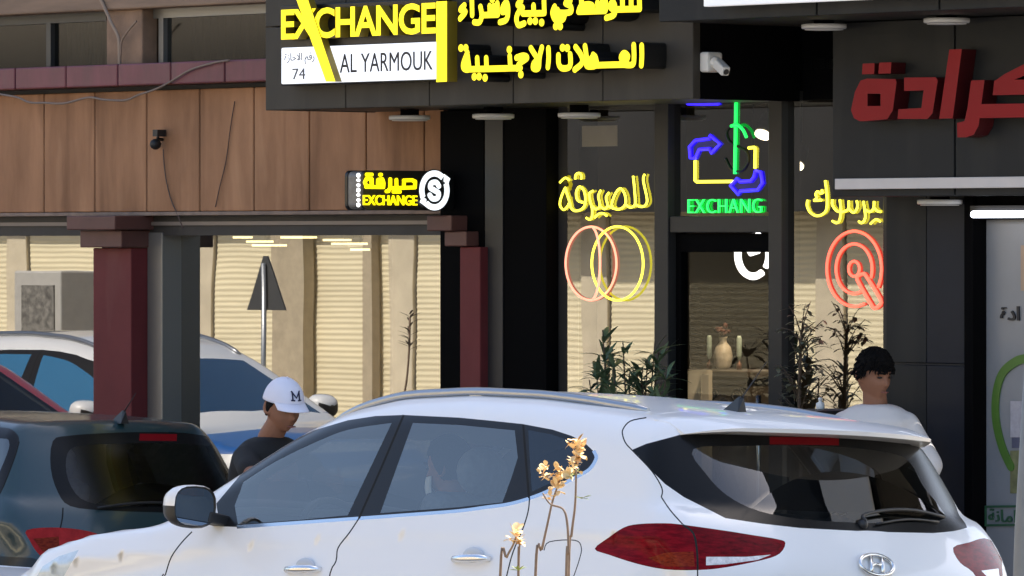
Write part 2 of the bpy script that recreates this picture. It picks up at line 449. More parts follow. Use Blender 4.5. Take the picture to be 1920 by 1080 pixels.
def both(c, cls, pts):
    Q, ok = c.px(dens(pts, 9, False)); C = c.sh.chart(Q[ok]); C = C[C[:, 1] > .004]; c.panel3(cls, np.concatenate([C, (C*[1, -1])[::-1]]), False)
both(wc, 'tailgate', tgl)
P('trim_front', fd+[(673, 971), (444, 988), (412, 987)])
P('trim_rear', rtop+[(986, 860), (990, 936), (950, 946), (912, 950), (860, 957), (770, 964), (673, 971)])
P('trim_quarter', [(980, 795), (1036, 805.5), (1071, 817), (1094, 828), (1112, 845), (1117, 858), (1105, 878), (1085, 891), (1043, 912), (1018, 924), (990, 936), (986, 860)])
P('win_front', sl([(734.5, 793), (652, 806), (581, 834), (511, 869), (456.6, 904)])+[(440, 948), (446, 983), (560, 975), (652, 966)])
P('win_rear', [(774, 793), (863, 797), (965, 807), (971, 858), (958.5, 897), (942, 942), (913, 945), (860, 951), (713, 962)])
P('win_quarter', [(990, 806), (1036, 815), (1071, 827), (1092, 840), (1098, 856), (1085, 880), (1043, 902), (1005, 918), (997, 922)])
chrome = [(444, 988), (560, 980), (673, 972), (770, 965), (860, 958), (912, 951), (950, 946), (985, 937), (1018, 925), (1043, 913), (1085, 892), (1106, 879), (1118, 859), (1113, 845)]
P('chrome', strip(sl(chrome), 6.5), step=40)
both(wc, 'rearframe', [(1640, 812), (1580, 806), (1500, 802), (1400, 802), (1300, 807), (1265, 818), (1212, 832), (1185, 843.5), (1197.7, 855), (1222, 883), (1247, 907.6), (1282, 932), (1335, 958.6), (1360, 971.5), (1430, 982), (1500, 990), (1606, 995.5), (1700, 993)])
P('win_back', sl([(1300, 842), (1400, 836), (1500, 835), (1600, 840), (1680, 852), (1708, 870), (1730, 910), (1758, 945), (1772, 968), (1755, 976), (1676, 980), (1606, 980), (1500, 973), (1420, 957), (1365, 930), (1325, 890)], 4, True), False)
tl = sl([(1115, 1029), (1141, 1008), (1169.6, 989), (1197.7, 982.5), (1247, 981), (1282, 984), (1360, 995), (1413, 1003.5), (1458.5, 1011), (1472.6, 1018), (1462, 1038), (1430, 1050), (1360, 1064), (1307, 1069), (1247, 1067.6), (1194, 1057), (1141, 1040)], 3, True)
P('tail', tl, False, step=12); P('tail|m', sl([(1787, 1027), (1817, 1017), (1845, 1009), (1864, 1018), (1876, 1036), (1880, 1080), (1878, 1120), (1850, 1112), (1824, 1073), (1800, 1055)], 3, True), False, step=12)
P('clear|m', [(1840, 1070), (1872, 1066), (1874, 1082), (1852, 1082)], False)
P('tail2', [(1284, 986), (1360, 998), (1440, 1012), (1466, 1020), (1458, 1034), (1400, 1041), (1312, 1042), (1305, 1003)], False)
P('amber', [(1215, 1046), (1250, 1036), (1300, 1034), (1303, 1062), (1250, 1062)], False)
P('clear', [(1324, 1044), (1400, 1044), (1446, 1040), (1420, 1050), (1360, 1058), (1324, 1060)], False)
P('tailseam', strip(sl([(1280, 984), (1300, 1000), (1307, 1034), (1308, 1069)]), 4), False, step=40)
P('head', [(147.7, 1031), (110, 1043), (80, 1062), (66, 1085), (40, 1160), (95, 1170), (120, 1080)])
seam = lambda pts, wd=2.4: P('seam', strip(sl(pts), wd), step=40)
seam(fe[::-1][1:]); seam(Bg[1:]); seam(Cg[2:]); seam(tgl[:9]); seam([(1240, 932), (1257, 957), (1280, 983)]); seam([(1308, 1069), (1309, 1110), (1316, 1180)])
seam([(757, 778), (715, 877), (673, 972)], 4); seam([(981, 796), (986, 860), (992, 934)], 4)
seam([(1020, 1032), (1030, 1016), (1078, 1013), (1090, 1027), (1086, 1050), (1074, 1085), (1064, 1110)], 1.8)
P('brake', [(1443, 819), (1573, 820), (1573, 835), (1443, 833)], False)
def windscreen(c, xa, xb, ya, yb):
    pts = [(xa, ya), (xb, yb), (xb, yb*.5), (xb+.03, 0), (xb, -yb*.5), (xb, -yb), (xa, -ya), (xa+.02, 0)]
    d = dens(pts, .08); Q = np.array([c.surf(x=float(x), y=float(y)) for x, y in d]); c.panel3('windscreen', c.sh.chart(Q), False)
windscreen(wc, 2.74, 3.38, .50, .64)
G_side = glass('car_side_glass', (.86, .91, .92), .22, grazing=.9, mirror=(1, .96, .88))
G_rear = glass('car_rear_glass', (.40, .42, .42), .07, grazing=.7)
wmats = dict(body=M_wpaint, windscreen=G_rear, door_front=M_wpaint, door_rear=M_wpaint, tailgate=M_wpaint, trim_front=M_blk, trim_rear=M_blk, trim_quarter=M_blk,
    win_front=G_side, win_rear=G_side, win_quarter=glass('car_quarter_glass', (.2, .24, .28), .08, grazing=.7), chrome=M_chr, rearframe=mat('frit_black', (.010, .010, .010), .25, spec=.15), win_back=G_rear, tail=M_tail, tail2=M_tail2,
    amber=M_amb, clear=M_clear, tailseam=M_seam, head=M_head, seam=M_seam, brake=mat('brake_lamp_lens', (.20, .006, .010), .25, spec=.1))
wnames = dict(door_front='door', door_rear='door', tailgate='tailgate', trim_front='window_frame', trim_rear='window_frame', trim_quarter='window_frame',
    win_front='window', win_rear='window', win_quarter='window', chrome='chrome_strip', rearframe='window_frame', win_back='rear_window', windscreen='windscreen', tail='taillight',
    tail2='lamp_lens', amber='indicator_lens', clear='reversing_lens', tailseam='lamp_gap', head='headlight', seam='shut_line', brake='brake_light')
wpar = dict(trim_front='door_front', win_front='door_front', trim_rear='door_rear', win_rear='door_rear', win_quarter='trim_quarter', rearframe='tailgate', win_back='tailgate',
    tail2='tail', amber='tail', clear='tail', tailseam='tail', brake='tailgate')
wc.shell(wmats, wnames, wpar)

def car_pt(c, px, py): return Vector(c.px([(px, py)])[0][0])
def rail(c, x0, x1, yr, lift=.03):
    n = 26
    for sgn in (1, -1):
        m = MB(); top = []
        for i in range(n):
            t = i/(n-1); x = x0+(x1-x0)*t; y = yr-.03*t*t-.035*(1-t)**3
            q = c.surf(x=x, y=y); h = lift*min(1, 5*min(t, 1-t)+.12)
            top.append((x, y*sgn, q[2]+h))
            if i in (1, n//2, n-2): m.obox((x, y*sgn, q[2]+h/2-.004), (.035, 0, 0), (0, .011, 0), (0, 0, h/2+.004))
        m.tube(top, [.012]+[.018]*(n-2)+[.012], 8)
        c.part(m, 'roof_rail', mat('satin_roof_rail', (.42, .43, .45), .35, 1))
rail(wc, .86, 2.64, .585, .014)

# spoiler over the rear window
def spoiler(c, m, xf, xe, ze, hw, th, zf):
    mb = MB(); N = 37; K = 7; vs = []
    for i in range(N):
        t = -1+2*i/(N-1); y = t*hw; e = (1-abs(t)**6); r_ = y/.61; s_ = max(0, (abs(y)-.50)/.22); dx = .16*r_*r_+.17*s_**2; dz = -.014*r_*r_-.050*s_**2
        xe2 = xe+dx; xf2 = xf+.03*r_*r_+.13*s_**2
        zt = float(c.surf(x=xf2, y=y)[2])+.003
        tt = th*(.35+.65*e)
        prof = [(xf2, zt-.03), (xf2, zt), ((xf2+xe2)/2, (zt+ze+dz)/2+.012), (xe2+.02, ze+dz+.003), (xe2, ze+dz-.006), (xe2+.005, ze+dz-tt), (xe2+.10, ze+dz-tt-.012)]
        vs += [(x, y, z) for x, z in prof]
    fs = [(i*K+k, i*K+(k+1) % K, (i+1)*K+(k+1) % K, (i+1)*K+k) for i in range(N-1) for k in range(K)]
    mb.add(vs, fs, True); mb.f += [list(range(K)), [(N-1)*K+k for k in range(K)][::-1]]; mb.mi += [0, 0]; mb.sm += [False]*2
    o = c.part(mb, 'spoiler', m, c.objs['tailgate']); b = o.modifiers.new('es', 'EDGE_SPLIT'); b.split_angle = R(40)
    return o
spoiler(wc, M_wpaint, .62, .285, 1.530, .655, .022, 1.58)

# door handles, mirrors, wiper, emblem, antenna
def handle(c, px, py, par, ln=.20):
    for sgn in (1, -1):
        q = car_pt(c, px, py); m = MB(); q.y *= sgn
        m.tube([(q.x-ln/2, q.y, q.z+.006), (q.x-ln/2+.03, q.y+sgn*.03, q.z+.008), (q.x, q.y+sgn*.042, q.z+.004), (q.x+ln/2-.03, q.y+sgn*.03, q.z-.002), (q.x+ln/2, q.y, q.z-.006)], [.010, .014, .015, .014, .010], 10)
        o = c.part(m, 'handle', M_chr, c.objs[par+('' if sgn > 0 else '|m')])
        m2 = MB(); m2.ball((q.x, q.y-sgn*.004, q.z+.012), (.06, .012, .036), 16, 8)
        c.part(m2, 'handle_recess', mat('handle_cup', (.55, .56, .58), .4, coat=.5), c.objs[par+('' if sgn > 0 else '|m')])
handle(wc, 571, 1069, 'door_front'); handle(wc, 886, 1049, 'door_rear')
def wing_mirror(c, px, py, m, w=.108, h=.082):
    q = car_pt(c, px, py)
    for sgn in (1, -1):
        x, y, z = q.x, q.y*sgn, q.z
        mb = MB(); cx, cy, cz = x+.02, y+sgn*.17, z+.055
        vs = []; K = 20; prof = [(-.035, 1.0), (-.02, 1.06), (.02, 1.0), (.06, .82), (.09, .5), (.10, .15)]
        for (dx, s_) in prof:
            for k in range(K):
                a = 2*math.pi*k/K; ca, sa = math.cos(a), math.sin(a)
                vs.append((cx+dx, cy+sgn*s_*w*math.copysign(abs(ca)**.7, ca), cz+s_*h*math.copysign(abs(sa)**.7, sa)))
        fs = [(i*K+k, i*K+(k+1) % K, (i+1)*K+(k+1) % K, (i+1)*K+k) for i in range(len(prof)-1) for k in range(K)]
        mb.add(vs, fs, True); mb.f.append([(len(prof)-1)*K+k for k in range(K)]); mb.mi.append(0); mb.sm.append(True)
        mb.mi = [0 if sum(mb.v[i][2] for i in f)/len(f) > cz+.012 else 1 for f in mb.f]; o = c.part(mb, 'wing_mirror', [m, M_pl])
        rim = MB(); rim.add([vs[k] for k in range(K)]+[(cx-.028, cy+(vs[k][1]-cy)*.9, cz+(vs[k][2]-cz)*.9) for k in range(K)], [(k, (k+1) % K, K+(k+1) % K, K+k) for k in range(K)], True)
        r_ = c.part(rim, 'mirror_rim', M_blk); r_.parent = o
        gm = MB(); gm.add([(cx-.030, cy+(vs[k][1]-cy)*.92, cz+(vs[k][2]-cz)*.92) for k in range(K)], [list(range(K))])
        g_ = c.part(gm, 'mirror_glass', mat('mirror_glass', (.30, .32, .34), .02, 1)); g_.parent = o
        ar = MB(); ar.obox((x+.03, y+sgn*.035, z+.008), (.045, 0, 0), (0, .06, .01), (0, -.006, .022))
        a_ = c.part(ar, 'mirror_arm', M_pl, bevel=.008); a_.parent = o
wing_mirror(wc, 422, 978, M_wpaint)

def rear_line(c, pts, off, r, name, m, par=None, n=3):
    mb = MB(); Q = [car_pt(c, *p) for p in pts]; N = c.sh.normal(np.array(Q))
    mb.tube(smooth_line([q+Vector(nn)*off for q, nn in zip(Q, N)], n), r, 6)
    return c.part(mb, name, m, par)
wp = rear_line(wc, [(1618, 983), (1613, 972), (1659, 962), (1711, 963), (1764, 976)], .020, .0065, 'wiper', M_pl, wc.objs['tailgate'])
wb = rear_line(wc, [(1640, 985), (1700, 976), (1757, 981)], .008, .0045, 'wiper_blade', M_pl); wb.parent = wp
pv = MB(); q = car_pt(wc, 1617, 983); pv.ball(q, .022); o = wc.part(pv, 'wiper_hub', M_pl); o.parent = wp
# emblem: an oval ring round a slanted letter
q = car_pt(wc, 1641, 1061); nn = Vector(wc.sh.normal(np.array([q]))[0]); right = Vector((0, -1, 0)); upv = right.cross(nn).normalized()*-1
if upv.z < 0: upv = -upv
em = MB(); ring = [q+nn*.008+right*.088*math.cos(a)+upv*.043*math.sin(a) for a in [2*math.pi*k/40 for k in range(40)]]
em.tube(ring, .0075, 8, closed=True)
def eb(pts, r): em.tube([q+nn*.009+right*a*.088+upv*b*.043 for a, b in pts], r, 8)
eb([(-.50, -.72), (-.36, -.1), (-.18, .82)], .008); eb([(.18, -.82), (.36, .1), (.50, .72)], .008); eb(sl([(-.36, -.12), (-.1, .08), (.1, -.02), (.36, .14)], 4), .007)
wc.part(em, 'emblem', M_chr, wc.objs['tailgate'])
def antenna(c, px, py, tip, m=None):
    q = car_pt(c, px, py); mb = MB()
    mb.add([(q.x+.07, q.y, q.z-.01), (q.x-.05, q.y-.025, q.z-.01), (q.x-.05, q.y+.025, q.z-.01), (q.x-.03, q.y, q.z+.055), (q.x-.055, q.y, q.z+.05)], [(0, 1, 2), (0, 3, 1), (0, 2, 3), (1, 3, 4), (2, 4, 3), (1, 4, 2)])
    o = c.part(mb, 'antenna', M_pl)
    wh = MB(); wh.tube([(q.x-.04, q.y, q.z+.045), (q.x+tip[0], q.y, q.z+tip[1])], [.0035, .0015], 6); x = c.part(wh, 'whip', M_pl); x.parent = o
antenna(wc, 1374, 770, (-.17, .19))
wheels(wc, (.9, 3.57), .83)
for sgn in (1, -1):
    for x in (.9, 3.57):
        a = MB(); a.tube([(x+math.cos(t)*.40, sgn*.912, .34+math.sin(t)*.40) for t in [math.pi*k/14 for k in range(15)]], .03, 6)
        wc.part(a, 'wheel_arch', M_pl)
# cabin
def seat(c, x, y, m, h=1.0):
    s_ = MB(); s_.obox((x+.12, y, .62), (.25, 0, 0), (0, .24, 0), (0, 0, .09)); s_.obox((x-.17, y, .92), (.07, 0, .02), (0, .23, 0), (-.10, 0, .30))
    o = c.part(s_, 'seat', m, bevel=.05)
    hr = MB(); hr.ball((x-.30, y, 1.31), (.055, .13, .10), 14, 8); o2 = c.part(hr, 'headrest', m); o2.parent = o
for y in (.38, -.38): seat(wc, 2.25, y, M_seat)
rb = MB(); rb.obox((1.25, 0, .65), (.27, 0, 0), (0, .62, 0), (0, 0, .09)); rb.obox((.98, 0, .93), (.07, 0, 0), (0, .62, 0), (-.08, 0, .27))
ro = wc.part(rb, 'seat', M_seat, bevel=.05)
for y in (.38, -.38): h = MB(); h.ball((.88, y, 1.26), (.055, .13, .09), 14, 8); x = wc.part(h, 'headrest', M_seat); x.parent = ro
db = MB(); db.obox((3.05, 0, .88), (.30, 0, .03), (0, .70, 0), (0, 0, .14)); wc.part(db, 'dashboard', mat('dashboard_plastic', (.03, .03, .032), .6), bevel=.05)
stw = MB(); ctr = Vector((2.78, .38, 1.0)); t1, t2 = Vector((0, 1, 0)), Vector((.42, 0, .9))
stw.tube([ctr+(t1*math.cos(a)+t2*math.sin(a))*.185 for a in [2*math.pi*k/28 for k in range(28)]], .016, 8, closed=True)
stw.obox(ctr, t1*.17, t2*.03, Vector((.02, 0, -.01))); stw.ball(ctr, (.05, .06, .06)); wc.part(stw, 'steering_wheel', M_pl)
fl = MB(); fl.obox((2.2, 0, .42), (1.9, 0, 0), (0, .8, 0), (0, 0, .03)); wc.part(fl, 'cabin_floor', MATS['car_lining'])

# small dark green hatchback ahead
HATCH = dict(L=3.83, axis=(.75, 3.0), z0=.60, crown=.07, kroof=.10, tumble=.40, shoulder=.08,
    roof=[(.1, 1.335), (.4, 1.365), (.9, 1.395), (1.4, 1.40), (1.8, 1.375), (2.1, 1.31), (2.75, .98), (3.0, .92), (3.4, .85), (3.8, .72)],
    rear=[(.10, .70), (.16, .92), (.24, 1.02), (.36, 1.2), (.46, 1.33), (.5, 1.5)],
    bumper=[(.14, .2), (.02, .35), (0, .48), (.03, .62), (.08, .72), (.13, .85), (.2, .95), (.27, 1.05)],
    rearcurve=.22, bcurve=.16, width=[(0, .77), (.3, .80), (.8, .825), (2.2, .825), (3.2, .80), (3.83, .70)],
    belt=[(0, .96), (.6, .99), (1.1, .985), (2.2, .93), (2.9, .88), (3.6, .76)],
    green=[(0, .72), (.4, .745), (.9, .775), (2.0, .785), (2.8, .75), (3.7, .66)])
M_gpaint = mat('dark_green_car_paint', (.010, .036, .042), .4, coat=.8, crough=.12)
hc = Car('green_hatchback', 'dark green hatchback parked ahead at the kerb with its rear window and red taillight showing', HATCH, 0.0, 2.15, roll=R(1.5))
H = hc.panel
both(hc, 'tailgate', [(300, 800), (100, 818), (84, 836), (84, 880), (98, 925), (118, 952), (117, 971), (113, 990), (112, 1060), (120, 1130)])
H('rearframe', sl([(99, 827), (128, 817), (200, 812), (272, 810), (350, 812), (433, 827), (478, 842), (505, 880), (512, 930), (490, 958), (400, 963), (300, 961), (194, 957), (132, 949), (109, 924), (95, 878)], 3, True), False)
H('win_back', sl([(140, 838), (200, 833), (272, 831), (350, 833), (430, 840), (470, 856), (490, 900), (488, 935), (470, 946), (400, 951), (300, 950), (200, 947), (152, 935), (128, 900), (124, 860)], 3, True), False)
H('brake', [(262, 813), (332, 814), (331, 827), (261, 826)], False)
H('trim_rear', sl([(-190, 830), (-100, 808), (0, 801), (28, 810), (36, 828), (26, 862), (0, 925), (-30, 945), (-120, 962), (-230, 975), (-240, 940)], 3, True))
H('win_rear', sl([(-170, 845), (-90, 825), (0, 822), (17, 828), (13, 852), (-8, 898), (-30, 925), (-120, 945), (-210, 955)], 3, True))
H('tail', sl([(50, 994), (97, 989), (150, 993), (188, 1004), (180, 1018), (155, 1030), (120, 1042), (90, 1049), (70, 1036), (55, 1012)], 3, True), step=12)
H('amber', [(62, 1010), (110, 1006), (112, 1030), (80, 1034)])
H('seam', strip(sl([(118, 952), (117, 971), (113, 990)]), 2.6), step=40)
H('seam', strip(sl([(36, 828), (26, 862), (0, 925), (-30, 960), (-45, 1060)]), 2.2), step=40)
H('bumper', [(-60, 1040), (60, 1046), (80, 1052), (160, 1064), (330, 1068), (330, 1180), (60, 1180), (-60, 1140)])
hmats = dict(wmats, body=M_gpaint, tailgate=M_gpaint, tail=mat('hatch_lamp_lens', (.55, .03, .028), .2, coat=0, spec=.1, var=.01, vscale=9, col2=(.22, .010, .010)), bumper=mat('bumper_plastic', (.008, .012, .012), .35),
    win_back=glass('hatch_rear_glass', (.50, .52, .50), .035, grazing=.3, rough=.22))
hnames = dict(wnames, bumper='bumper')
hpar = dict(rearframe='tailgate', win_back='tailgate', brake='tailgate', win_rear='trim_rear', amber='tail')
windscreen(hc, 2.12, 2.72, .46, .58)
hc.shell(hmats, hnames, hpar, .034)
antenna(hc, 222, 790, (-.13, .14))
rear_line(hc, [(330, 953), (300, 946), (240, 948), (180, 956)], .015, .006, 'wiper', M_pl, hc.objs['tailgate'])
wheels(hc, (.62, 3.06), .74, .29, .18)
for y in (.34, -.34): seat(hc, 1.75, y, M_seat)
for o in hc.root.children:
    if o.name.startswith('seat'): o.location.z = -.17

def copy_tree(o, swap, parent=None):
    c = o.copy(); COL.objects.link(c)
    if parent: c.parent = parent
    if c.data and c.data.materials and c.data.materials[0] in swap:
        c.data = c.data.copy(); c.data.materials[0] = swap[c.data.materials[0]]
    for ch in list(o.children): copy_tree(ch, swap, c)
    return c
def livery():
    m = mat('blue_and_white_livery', (.8, .8, .8), .35, coat=1); n = m.node_tree; p = n.nodes['Principled BSDF']
    tc = n.nodes.new('ShaderNodeTexCoord'); sp = n.nodes.new('ShaderNodeSeparateXYZ'); n.links.new(tc.outputs['Object'], sp.inputs[0])
    def op(k, a, b):
        q = n.nodes.new('ShaderNodeMath'); q.operation = k
        for i, x in enumerate((a, b)):
            if hasattr(x, 'links'): n.links.new(x, q.inputs[i])
            else: q.inputs[i].default_value = x
        return q.outputs[0]
    fx = op('FLOOR', op('DIVIDE', sp.outputs['X'], .42), 1); fz = op('FLOOR', op('DIVIDE', sp.outputs['Z'], .22), 1)
    chk = op('MODULO', op('ADD', op('ADD', fx, fz), 40.0), 2.0); low = op('LESS_THAN', sp.outputs['Z'], 1.10); f = op('MULTIPLY', chk, low)
    mx = n.nodes.new('ShaderNodeMix'); mx.data_type = 'RGBA'; n.links.new(f, mx.inputs[0])
    mx.inputs[6].default_value = (.8, .8, .8, 1); mx.inputs[7].default_value = (.015, .11, .38, 1); n.links.new(mx.outputs[2], p.inputs['Base Color'])
    return m
def place_car(c, u, n, flip, label):
    c.location = MF @ Vector((u, -n, 0)); c.rotation_euler = (0, 0, (0 if flip else math.pi)-BA); c['label'] = label
police = copy_tree(wc.root, {M_wpaint: livery(), G_side: mat('painted_sky_glass', (.03, .16, .32), .1, coat=1), G_rear: mat('dark_blue_glass', (.015, .05, .11), .1, coat=1)}); police.name = 'patrol_suv'  # blue base colours stand in for sky mirrored in the windows
place_car(police, -10.95, 4.3, True, 'blue and white checked patrol SUV mirrored in the large shop window')
redc = copy_tree(hc.root, {M_gpaint: mat('red_car_paint', (.30, .02, .02), .35, coat=1)}); redc.name = 'red_hatchback'
redc.scale = (1.12, 1.12, 1.12); place_car(redc, -10.8, 2.3, True, 'red hatchback mirrored in the shop window at the left edge')
# ------------------------------------------------------------------ ground
M_asph = mat('asphalt', (.16, .14, .115), .9, var=.3, vscale=3, bump=.4, bscale=220)
M_pave = mat('pavement_concrete', (.34, .31, .27), .85, var=.2, vscale=2, bump=.2, bscale=90)
M_sand = mat('dry_ground', (.36, .30, .22), .95, var=.25, vscale=1.5, bump=.4, bscale=30)
g = MB().add([(-160, -160, 0), (160, -160, 0), (160, 160, 0), (-160, 160, 0)], [(0, 1, 2, 3)]); setp(g.build('ground', M_sand), kind='structure')
g = MB().add([(-80, -16.5, .004), (80, -16.5, .004), (80, -1.15, .004), (-80, -1.15, .004)], [(0, 1, 2, 3)]); setp(g.build('road', M_asph), kind='structure')
g = MB().box(-80, 80, -1.05, .3, -.05, .13); setp(g.build('pavement', M_pave), kind='structure')
g = MB().box(-80, 80, -1.19, -1.052, -.05, .135); setp(g.build('kerb', mat('kerb_stone', (.42, .40, .36), .85, var=.2)), kind='structure')
g = MB().box(-80, 80, -7.9, -6.4, -.05, .15); setp(g.build('median_strip', M_sand, bevel=.02), kind='structure')
g = MB().box(-80, 80, -21.0, -16.5, -.05, .13); setp(g.build('far_pavement', M_pave, bevel=.02), kind='structure')

# ------------------------------------------------------------------ brown shop on the left
M_panel = mat('brown_cladding', (.385, .205, .112), .75, spec=.2, var=.42, vscale=1.6, bump=.10, bscale=25, stretch=(2.2, 2, .55), col2=(.22, .112, .060))
def add_streaks(m, c, amt, sc=(9, 2, .5), lo=.56, hi=.72):
    n = m.node_tree; p = n.nodes['Principled BSDF']; src = p.inputs['Base Color'].links[0].from_socket
    tc = n.nodes.new('ShaderNodeTexCoord'); mp = n.nodes.new('ShaderNodeMapping'); mp.inputs['Scale'].default_value = sc; n.links.new(tc.outputs['Object'], mp.inputs[0])
    t = n.nodes.new('ShaderNodeTexNoise'); t.inputs['Scale'].default_value = 1.3; t.inputs['Detail'].default_value = 5; t.inputs['Distortion'].default_value = .4; n.links.new(mp.outputs[0], t.inputs[0])
    r = n.nodes.new('ShaderNodeValToRGB'); r.color_ramp.elements[0].position = lo; r.color_ramp.elements[1].position = hi; r.color_ramp.elements[0].color = (0, 0, 0, 1); r.color_ramp.elements[1].color = (amt, amt, amt, 1); n.links.new(t.outputs['Fac'], r.inputs[0])
    mx = n.nodes.new('ShaderNodeMix'); mx.data_type = 'RGBA'; n.links.new(r.outputs[0], mx.inputs[0]); n.links.new(src, mx.inputs[6]); mx.inputs[7].default_value = (*c, 1); n.links.new(mx.outputs[2], p.inputs['Base Color'])
add_streaks(M_panel, (.14, .07, .038), .6, (4.5, 2, .45)); add_streaks(M_panel, (.52, .30, .17), .5, (5, 2, .8), .58, .75)
M_band = mat('maroon_band', (.165, .040, .055), .45, var=.3, vscale=4, stretch=(2, 1, .6), bump=.05)
M_mar = mat('maroon_pilaster', (.15, .028, .030), .55, spec=.2, var=.18, vscale=3, bump=.04)
M_beam = mat('tan_beam', (.25, .165, .11), .7, var=.35, vscale=3, stretch=(.5, 1, 3))
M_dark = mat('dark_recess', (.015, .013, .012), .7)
M_frame = mat('grey_aluminium', (.24, .235, .225), .4, .6)
M_dframe = mat('charcoal_frame', (.035, .035, .037), .35)
M_black = mat('black_cladding', (.003, .003, .0035), .6, spec=.02)
G_shop = glass('shop_window_glass', (.42, .42, .40), .20, wave=.032, grazing=.5, wscale=1.3)
G_up = glass('dusty_upper_glass', (.30, .31, .30), .06, grazing=.3, rough=.12)
def PB(mb, x0, x1, y0, y1, n, dep):
    xm = (x0+x1)/2
    return mb.box(U_(x0, n), U_(x1, n), -n, -n+dep, Z_(xm, y1, n), Z_(xm, y0, n))
bs = thing('brown_shop', 'shop building clad in stained brown panels under a maroon band', 'building', (U_(400), 0, 0))
zt, zb = Z_(400, 166), Z_(400, 396)
p0 = U_(82); pitch = (U_(686)-U_(82))/6
m = MB()
for k in range(-18, 8):
    a, b = p0+k*pitch+.005, p0+(k+1)*pitch-.005
    if b > U_(832): b = U_(832)
    if a < b: m.box(a, b, 0, .03, zb, zt)
m.build('cladding', M_panel, bs, bevel=.006)
ul, ur = p0-18*pitch, U_(834)
m = MB().box(ul, ur, .04, .3, zb-.01, zt+.1); m.build('backing_wall', M_dark, bs)
m = MB().box(ul, ur, -.015, .04, zb-.022, zb-.002); m.build('drip_ledge', mat('dusty_ledge', (.26, .19, .15), .8, var=.4), bs, bevel=.003)
m = MB()
bz0, bz1 = Z_(250, 160, .12), Z_(250, 119, .12); q0 = U_(28, .12); qp = (U_(421, .12)-q0)/4
for k in range(-18, 8):
    a, b = q0+k*qp+.004, min(q0+(k+1)*qp-.004, ur)
    if a < b: m.box(a, b, -.12, .05, bz0, bz1)
m.build('cornice_band', M_band, bs, bevel=.008)
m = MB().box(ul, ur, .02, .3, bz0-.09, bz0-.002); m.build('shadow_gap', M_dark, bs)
# upper storey
m = MB().box(ul, ur, -.02, .3, Z_(250, 17), Z_(250, 17)+.28); m.build('upper_beam', M_beam, bs, bevel=.01)
m = MB().box(-5.6, ur, 0, .3, Z_(250, 17)+.282, 7.9); m.build('upper_wall', mat('upper_render', (.30, .21, .15), .85, var=.2), bs)  # unseen storeys shading the street, cut short so sun reaches the patrol car
m = MB(); PB(m, 199, 266, 17, 125, -.02, .2); m.build('upper_column', mat('upper_column_render', (.27, .17, .11), .8, var=.3), bs, bevel=.01)
for x0, x1 in ((-120, 199), (266, 560)):
    m = MB(); u0, u1 = (U_(x0, -.1) if x0 > 0 else ul), U_(x1, -.1); z0, z1 = bz1-.05, Z_(250, 17)
    m.box(u0, u1, .1, .15, z0, z0+.04); m.box(u0, u1, .1, .15, z1-.05, z1); m.box(u0, u0+.05, .1, .15, z0+.04, z1-.05)
    um = U_(303, -.1) if x0 > 0 else U_(92, -.1)
    m.box(um-.02, um+.02, .095, .15, z0+.04, z1-.05)
    f = m.build('upper_window', M_frame if x0 > 0 else M_dframe, bs)
    gm = MB().add([(u0, .125, z0), (u1, .125, z0), (u1, .125, z1), (u0, .125, z1)], [(0, 1, 2, 3)]); x = gm.build('pane', G_up, bs); x.parent = f
    cm = MB(); n_ = 60; cu0, cu1 = (U_(115, -.3), U_(197, -.3)) if x0 < 0 else (U_(350, -.3), U_(500, -.3))
    cm.add([(cu0+(cu1-cu0)*i/n_, .34+.02*math.sin(i*1.1), z) for z in (z0, z1) for i in range(n_+1)], [(i, i+1, n_+2+i, n_+1+i) for i in range(n_)], True)
    x = cm.build('curtain', mat('dusty_curtain' if x0 < 0 else 'dark_blind', (.24, .22, .19) if x0 < 0 else (.05, .05, .045), .9, var=.2), bs); x.parent = f
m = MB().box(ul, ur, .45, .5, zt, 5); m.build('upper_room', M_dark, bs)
# ground floor
m = MB(); m.box(ul, ur, .06, .5, Z_(560, 441, -.06), zb-.024); m.build('lintel', mat('dark_lintel', (.028, .025, .023), .6, var=.4, vscale=5), bs)
m = MB(); m.box(ul, ur, .045, .06, zb-.075, zb-.055); m.build('lintel_strip', mat('lintel_metal', (.20, .17, .15), .5, .4), bs)
gz = .25
def pilaster(xc_px, n=.06, w_=.33, right=True):
    uc = U_(xc_px, n); zc1 = Z_(xc_px, 465, n)
    m = MB().box(uc-w_/2, uc+w_/2, -n, .19, .13, zc1); p = m.build('pilaster', M_mar, bs, bevel=.006)
    for dn, ww, ya, yb in ((.08, .36, 432, 464), (.15, .42, 405, 431)):
        m = MB().box(uc-ww/2, uc+ww/2, -(n+dn), .19, Z_(xc_px, yb, n), Z_(xc_px, ya, n)); x = m.build('capital', mat('capital_brown', (.115, .045, .035), .55, var=.2), bs, bevel=.006); x.parent = p
pilaster(210); pilaster(-560); pilaster(-1330)
m = MB(); m.box(U_(862, .12), U_(900, .12), -.12, -.061, .13, Z_(880, 463, .12)); p_ = m.build('pilaster', M_mar, bs, bevel=.006)
for a, b, ya, yb, n_ in ((800, 846, 404, 433, .17), (833, 874, 434, 462, .145)):
    m = MB(); m.box(U_(a, n_), U_(b, n_), -n_, .03, Z_(850, yb, n_), Z_(850, ya, n_)); x = m.build('capital', MATS['capital_brown'], bs, bevel=.006); x.parent = p_
m = MB(); m.box(U_(276, -.05), U_(304, -.05), .05, .19, .13, Z_(290, 436, -.05)); m.build('mullion', M_frame, bs, bevel=.004)
m = MB(); m.box(ul, ur, .12, .24, .13, .45); m.build('sill', mat('stone_sill', (.25, .2, .17), .7, var=.3), bs, bevel=.01)
